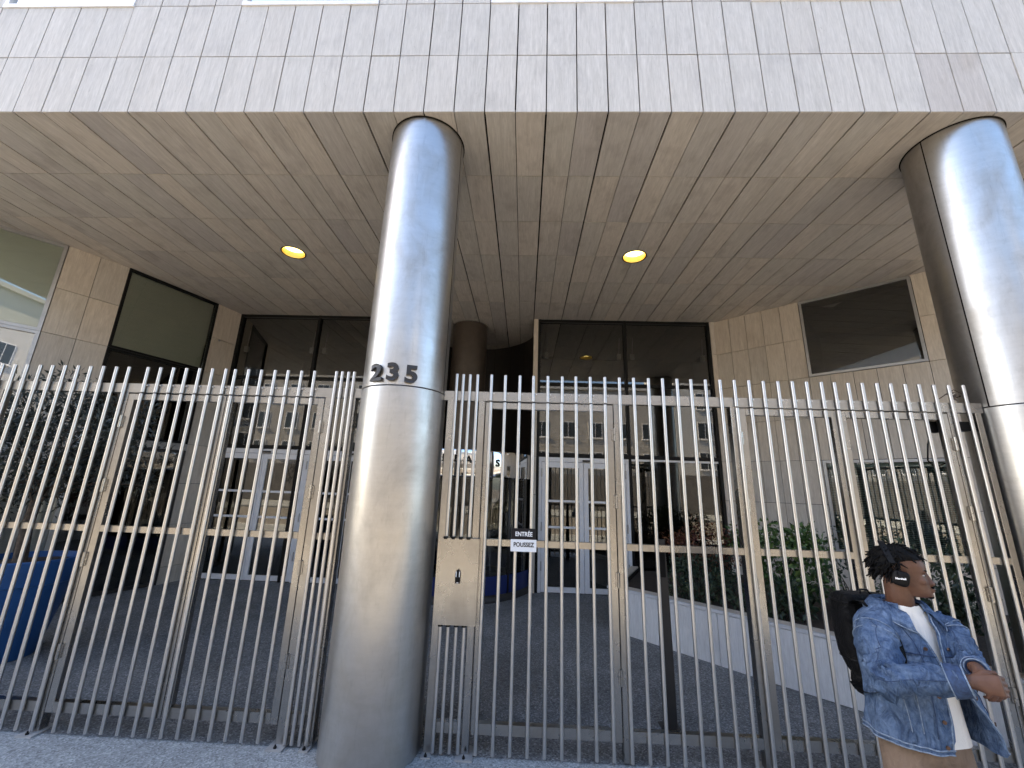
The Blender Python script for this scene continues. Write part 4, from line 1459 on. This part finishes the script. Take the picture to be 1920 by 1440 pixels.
def jacket_point(z, w, d, o, a, grow=0.0):
    """a: angle from straight ahead, positive to his right"""
    p_ = 2.35
    sa, ca = math.sin(a), math.cos(a)
    x = math.copysign(abs(sa) ** (2 / p_), sa) * (w + grow)
    y = math.copysign(abs(ca) ** (2 / p_), ca) * (d + grow)
    low = max(0.0, (1.18 - z) / 0.35)
    flare = 0.0
    if a < 0: flare = low * 0.085 * math.exp(-((a + 0.75) / 0.45) ** 2)      # left front swings open
    rdg = 1 - 2 * abs(mnoise.noise(Vector((math.sin(a) * 4.5 + z * 3, math.cos(a) * 4.5, z * 7.0 - a * 1.5)))) ** 0.7
    fold = 0.010 * mnoise.noise(Vector((math.sin(a) * 3.2, math.cos(a) * 3.2, z * 5.0))) + 0.006 * rdg * (1 if z < 1.36 else 0.4) + 0.003 * mnoise.noise(Vector((a * 7, z * 16, 3)))
    drape = 0.005 * math.sin(a * 11 + z * 5) * low
    r = 1 + (fold + drape) / 0.18
    return Lc(x * r, o + y * r + 0.0, z) + Vector((0.5 * flare, -0.9 * flare, 0))


def edge_r(z): return math.radians(float(np.interp(z, [0.83, 1.0, 1.2, 1.3, 1.38, 1.45], [1, -2, -4, 2, 14, 40])))


def edge_l(z): return math.radians(float(np.interp(z, [0.83, 1.0, 1.2, 1.3, 1.38, 1.45], [-58, -40, -9, -8, -12, -44])))


def shell(rows, grow, a_of=None, thick=0.006):
    g = G()
    outer, inner = [], []
    for z, w, d, o in rows:
        a0, a1 = edge_r(z), 2 * math.pi + edge_l(z)
        outer.append([jacket_point(z, w, d, o, a0 + (a1 - a0) * j / NA if (a0 + (a1 - a0) * j / NA) <= math.pi else a0 + (a1 - a0) * j / NA - 2 * math.pi, grow) for j in range(NA + 1)])
        inner.append([jacket_point(z, w, d, o, a0 + (a1 - a0) * j / NA if (a0 + (a1 - a0) * j / NA) <= math.pi else a0 + (a1 - a0) * j / NA - 2 * math.pi, grow - thick) for j in range(NA + 1)])
    rg = [o_ + i_[::-1] for o_, i_ in zip(outer, inner)]
    g.rings(rg, cap=True, closed=True)
    return g


def sleeve(g, SH, EL, WR, seed, radii):
    inw = (Vector((OX, OY, SH.z - 0.02)) - SH).normalized()
    pts = [(*(SH + inw * 0.05 + Vector((0, 0, .004))), radii[0]), (*SH.lerp(EL, .33), radii[1]), (*SH.lerp(EL, .72), radii[2]), (*(EL + (EL - SH.lerp(WR, .5)).normalized() * 0.012), radii[3]), (*EL.lerp(WR, .35), radii[4]), (*EL.lerp(WR, .75), radii[5]), (*EL.lerp(WR, .93), radii[6])]
    sp_ = spline(pts, 44)
    n = len(g.v)
    g.tube([p[:3] for p in sp_], [p[3] for p in sp_], 30, cap=True)
    for i in range(n, len(g.v)):
        ring = (i - n) // 30
        c = Vector(sp_[ring][:3])
        p = Vector(g.v[i])
        t = ring / 43
        dd = (p - c).normalized()
        bend = math.exp(-((t - 0.5) / 0.14) ** 2)
        ph = t * 34 + 3.0 * mnoise.noise(p * 8 + Vector((seed, 0, 0))) + dd.x * 2.2 + dd.z * 1.4
        crease = (0.012 * bend + 0.0055) * (1 - 2 * abs(math.sin(ph)) ** 0.8)
        crease += 0.015 * mnoise.noise(Vector((dd.x * 1.8 + seed, dd.y * 1.8, t * 9)))
        g.v[i] = tuple(p + dd * crease)
    return sp_


jg = shell(spj[3:], 0.0)
spR = sleeve(jg, SH_R, EL_R, WR_R, 1.0, (0.072, 0.086, 0.082, 0.075, 0.069, 0.058, 0.051))
spL = sleeve(jg, SH_L, EL_L, WR_L, 7.0, (0.070, 0.080, 0.072, 0.058, 0.046, 0.038, 0.034))
jk = jg.build("jacket", M['denim'], person)
auto_smooth(jk, 55)
hb = shell(spj[:4], 0.004, thick=0.010).build("waistband", M['denim'], jk)
auto_smooth(hb, 55)
for z0, z1, gr, mt in ((0, 0.012, 0.0062, 'denim_light'), (3, 0.010, 0.0055, 'denim_light')):
    z, w, d, o = spj[z0]
    g = G()
    a0, a1 = edge_r(z), 2 * math.pi + edge_l(z)
    g.tube([jacket_point(z + (0.004 if z0 == 0 else 0), w, d, o, (a0 + (a1 - a0) * j / NA + math.pi) % (2 * math.pi) - math.pi, gr) for j in range(NA + 1)], 0.0032, 6)
    g.build("hem_stitching", M[mt], jk, True)


def cuff(sp_, t0, t1, r0):
    a, b_ = Vector(sp_[t0][:3]), Vector(sp_[t1][:3])
    d = (b_ - a).normalized()
    g = G()
    r1, r2 = sp_[t0][3] + r0, sp_[t1][3] + r0
    u = d.orthogonal().normalized()
    w = d.cross(u)
    e = b_ + d * 0.012
    g.rings([ell(a, u * r1, w * r1, 26, 2), ell(a + d * .01, u * (r1 + .003), w * (r1 + .003), 26, 2), ell(e - d * .006, u * (r2 + .002), w * (r2 + .002), 26, 2), ell(e, u * (r2 - .001), w * (r2 - .001), 26, 2), ell(e - d * 0.01, u * (r2 - .009), w * (r2 - .009), 26, 2)], cap=False)
    g.build("cuff", M['denim_dark'], jk, True)
    g = G()
    g.tube(ell(e, u * (r2 + .001), w * (r2 + .001), 26, 2) + [ell(e, u * (r2 + .001), w * (r2 + .001), 26, 2)[0]], 0.003, 6)
    g.tube(ell(a + d * .002, u * (r1 + .003), w * (r1 + .003), 26, 2) + [ell(a + d * .002, u * (r1 + .003), w * (r1 + .003), 26, 2)[0]], 0.0022, 6)
    g.build("cuff_edge", M['denim_light'], jk, True)


cuff(spR, 36, 43, 0.006)
cuff(spL, 38, 43, 0.003)


def seam(fn, n, mat='denim_light', r=0.0022, name="seam"):
    g = G()
    g.tube([fn(i / (n - 1)) for i in range(n)], r, 5)
    return g.build(name, M[mat], jk, True)


def row_at(z):
    for a, b_ in zip(spj, spj[1:]):
        if a[0] <= z <= b_[0]:
            t = (z - a[0]) / (b_[0] - a[0])
            return a + (b_ - a) * t
    return spj[-1] if z > spj[-1][0] else spj[0]


def on_jacket(z, a, grow=0.002):
    z_, w, d, o = row_at(z)
    return jacket_point(z, w, d, o, a, grow)


# front edges with placket, panel seams, pocket flaps and buttons
for sgn, ed in ((1, edge_r), (-1, edge_l)):
    seam(lambda t: on_jacket(0.85 + 0.55 * t, ed(0.85 + 0.55 * t) + sgn * 0.02), 40, 'denim_light', 0.003, "front_edge")
    seam(lambda t: on_jacket(0.90 + 0.48 * t, ed(0.90 + 0.48 * t) + sgn * 0.26), 36, 'denim_dark', 0.0022)
    seam(lambda t: on_jacket(0.91 + 0.32 * t, ed(0.91 + 0.32 * t) + sgn * (0.50 + 0.10 * t)), 30)
    seam(lambda t: on_jacket(0.91 + 0.32 * t, ed(0.91 + 0.32 * t) + sgn * (0.72 + 0.20 * t)), 30)
    seam(lambda t: on_jacket(1.235 + 0.01 * math.sin(t * 3), ed(1.235) + sgn * (0.02 + 0.85 * t)), 24, 'denim_dark', 0.003)
    g = G()
    fl_ = [[on_jacket(1.232 - dz, ed(1.23) + sgn * (0.30 + 0.42 * j / 8), 0.004 + 0.004 * (1 - abs(j - 4) / 4)) for j in range(9)] for dz in (0.0, 0.022, 0.045)]
    g.rings(fl_, cap=False, closed=False)
    g.rings([[p + Vector((0, 0.004, 0)) for p in r_] for r_ in fl_], cap=False, closed=False)
    g.build("pocket_flap", M['denim'], jk, True)
    for zz in (0.87, 0.97, 1.07, 1.17, 1.27):
        p = on_jacket(zz, ed(zz) + sgn * 0.12, 0.003)
        c = Lc(0, 0, zz)
        n_ = (p - c).normalized()
        G().tube([p, p + n_ * 0.005], 0.0085, 10).build("button", M['button'], jk)
    # shoulder yoke and armhole seams
    aa = sgn
    seam(lambda t: on_jacket(1.34 + 0.095 * t, aa * (1.42 - 0.25 * t), 0.004), 14)
for sp_ in (spR, spL):
    for t0, off in ((6, 0.004), (8, 0.004)):
        c, n0, n1 = Vector(sp_[t0][:3]), Vector(sp_[t0 - 1][:3]), Vector(sp_[t0 + 1][:3])
        d = (n1 - n0).normalized()
        u = d.orthogonal().normalized()
        w = d.cross(u)
        rr = sp_[t0][3] + off
        g = G()
        pts_ = ell(c, u * rr, w * rr, 30, 2)
        g.tube(pts_ + [pts_[0]], 0.0022, 5)
        g.build("armhole_seam", M['denim_light'], jk, True)
    g = G()
    pl_ = []
    for i in range(7, 37):
        c, n0, n1 = Vector(sp_[i][:3]), Vector(sp_[i - 1][:3]), Vector(sp_[min(43, i + 1)][:3])
        d = (n1 - n0).normalized()
        q_ = (VW - d * VW.dot(d)).normalized()
        q2 = d.cross(q_)
        n_ = (q_ * 0.9 - q2 * 0.25 * (1 if q2.z < 0 else -1) * 0.6).normalized()
        pl_.append(c + n_ * (sp_[i][3] + 0.008))
    g.tube(pl_, 0.0020, 5)
    g.build("sleeve_seam", M['denim_dark'], jk, True)

# collar
g = G()
rows = []
for h, r_, lift in ((0, 0.0, 0.0), (1, 0.010, 0.034), (2, 0.030, 0.030), (3, 0.058, -0.006), (4, 0.064, -0.022), (5, 0.052, -0.020)):
    row = []
    for j in range(41):
        a = math.radians(26) + (2 * math.pi - math.radians(62)) * j / 40
        wing = max(0.0, math.cos(a)) ** 1.5
        rx, ry = 0.090 + r_, 0.082 + r_
        z = 1.425 + lift - 0.045 * wing * (1 + h * 0.16) - 0.008 * math.sin(a) ** 2 * 0
        row.append(Lc(rx * math.sin(a), ry * math.cos(a) + 0.010 * wing * h, z))
    rows.append(row)
g.rings(rows, cap=False, closed=False)
g.rings([[p - Vector((0, 0, 0.005)) for p in r_] for r_ in rows[2:]], cap=False, closed=False)
cl_ = g.build("collar", M['denim'], jk, True)
seamc = G()
seamc.tube(rows[4], 0.0024, 5)
seamc.build("collar_edge", M['denim_light'], jk, True)

# bright pin hanging on the left front
g = G()
for i in range(7):
    p = on_jacket(1.215 - 0.012 * i, -0.62 + 0.05 * math.sin(i * 2.1), 0.012)
    blob(g, p, Vector((0.009, 0, 0)), Vector((0, 0.009, 0)), 0.008, 8)
g.build("charm", M['denim_light'], jk, True)

# ---- backpack
bp = empty("backpack", tuple(Lc(0, -0.25, 0.98)), "black nylon backpack on the man's back", "backpack")
g = G()
rg = []
for z, w, d, o in ((0.945, 0.06, 0.02, -0.190), (0.965, 0.120, 0.045, -0.195), (1.02, 0.138, 0.058, -0.205), (1.06, 0.134, 0.056, -0.205), (1.075, 0.138, 0.066, -0.215), (1.15, 0.148, 0.080, -0.232), (1.25, 0.152, 0.088, -0.242), (1.35, 0.152, 0.088, -0.244), (1.43, 0.150, 0.084, -0.240), (1.455, 0.146, 0.078, -0.236), (1.468, 0.13, 0.062, -0.230), (1.472, 0.08, 0.03, -0.225)):
    r_ = ell(Lc(0.0, o, z), Vector((w, 0, 0)), Vector((0, d, 0)), 48, 3.6)
    rg.append([p + (p - Lc(0, o, z)).normalized() * 0.010 * mnoise.noise(p * 11) for p in r_])
g.rings(rg)
bb = g.build("main_bag", M['nylon'], bp, True)
g = G()
for z, w, d, o in ((1.425, 0.152, 0.088, -0.240), (1.13, 0.147, 0.081, -0.230)):
    pts_ = ell(Lc(0, o, z), Vector((w, 0, 0)), Vector((0, d, 0)), 40, 3.6)
    g.tube(pts_ + [pts_[0]], 0.005, 6)
g.build("zip", M['black_soft'], bb, True)
G().tube([Lc(0.03, -0.20, 1.468), Lc(0.02, -0.21, 1.492), Lc(-0.02, -0.21, 1.492), Lc(-0.03, -0.20, 1.468)], 0.006, 6).build("handle", M['black_soft'], bp, True)
for s in (1, -1):
    g = G()
    cp = [Lc(0.10 * s, -0.17, 1.42), Lc(0.105 * s, -0.10, 1.455), Lc(0.115 * s, -0.02, 1.452), Lc(0.125 * s, 0.07, 1.40), Lc(0.135 * s, 0.135, 1.32), Lc(0.15 * s, 0.155, 1.22), Lc(0.185 * s, 0.10, 1.10), Lc(0.19 * s, -0.05, 1.03), Lc(0.15 * s, -0.17, 1.03)]
    sp_ = spline([tuple(p) for p in cp], 34)
    g.rings([[Vector(p) + Vector((dx * 0.024, 0, 0)) + (Vector(p) - Lc(0, 0, p[2])).normalized() * e for dx, e in ((-1, .004), (1, .004), (1, .012), (-1, .012))] for p in sp_])
    g.build("shoulder_strap", M['nylon'], bp)

# ---- headphones
hp = empty("headphones", tuple(face(0, 0, 0.08)), "black over-ear headphones on the man's head", "headphones")
for s in (1, -1):
    g = G()
    c = face(-0.004, 0.082 * s, 0.080)
    tilt = Matrix.Rotation(-0.25 * 1, 3, HS)
    u, w = tilt @ (HF * 0.033), tilt @ Vector((0, 0, 0.036))
    rg = []
    for dd, k_ in ((-0.012, 0.85), (-0.004, 1.0), (0.006, 1.05), (0.014, 1.05), (0.019, 0.98), (0.021, 0.90)):
        rg.append(ell(c + HS * (dd * s), u * k_, w * k_, 28, 3.6))
    g.rings(rg)
    cup = g.build("ear_cup", M['black_soft'], hp, True)
    auto_smooth(cup, 40)
    if s == 1:
        me = text_mesh("Marshall", 0.0125, 0.0004, 0.0006)
        me.name = "lettering"
        me.materials.append(M['text_white'])
        ux, uz = (tilt @ HF), (tilt @ Vector((0, 0, 1)))
        o = c + HS * 0.0225 + Vector((0, 0, -0.004))
        rr2 = Matrix.Rotation(-0.28, 3, HS)
        ux, uz = rr2.inverted() @ ux, rr2.inverted() @ uz
        inst("lettering", me, cup, Matrix(((ux.x, uz.x, HS.x, o.x), (ux.y, uz.y, HS.y, o.y), (ux.z, uz.z, HS.z, o.z), (0, 0, 0, 1))))
    g = G()
    g.tube([face(-0.014, 0.088 * s, 0.112), face(-0.030, 0.090 * s, 0.150)], 0.0028, 6)
    g.tube([face(-0.004, 0.088 * s, 0.112), face(-0.020, 0.090 * s, 0.150)], 0.0028, 6)
    g.build("slider", M['black_soft'], hp)
g = G()
rg = []
for i in range(25):
    t = -1.05 + 2.10 * i / 24
    hgt = 0.150 + 0.098 * (math.cos(t) - math.cos(1.05)) / (1 - math.cos(1.05))
    c = face(-0.025 - 0.030 * (hgt - 0.15) / 0.098, 0.092 * math.sin(t) / math.sin(1.05), hgt)
    nrm = (HS * math.sin(t) + Vector((0, 0, math.cos(t)))).normalized()
    rg.append([c + HF * (a * 0.013) + nrm * b_ for a, b_ in ((-1, -.003), (1, -.003), (1, .006), (-1, .006))])
g.rings(rg)
auto_smooth(g.build("headband", M['black_soft'], hp), 40)

# the figure stands a little nearer the fence than it was laid out
T = Matrix.Translation((1.972, 2.41, 0)) @ Matrix.Scale(0.975, 4) @ Matrix.Translation((-OX, -OY, 0))
for o in (person, hp): o.matrix_basis = T @ o.matrix_basis
bp.matrix_basis = Matrix.Translation((-0.015, 0.0, -0.035)) @ T @ bp.matrix_basis
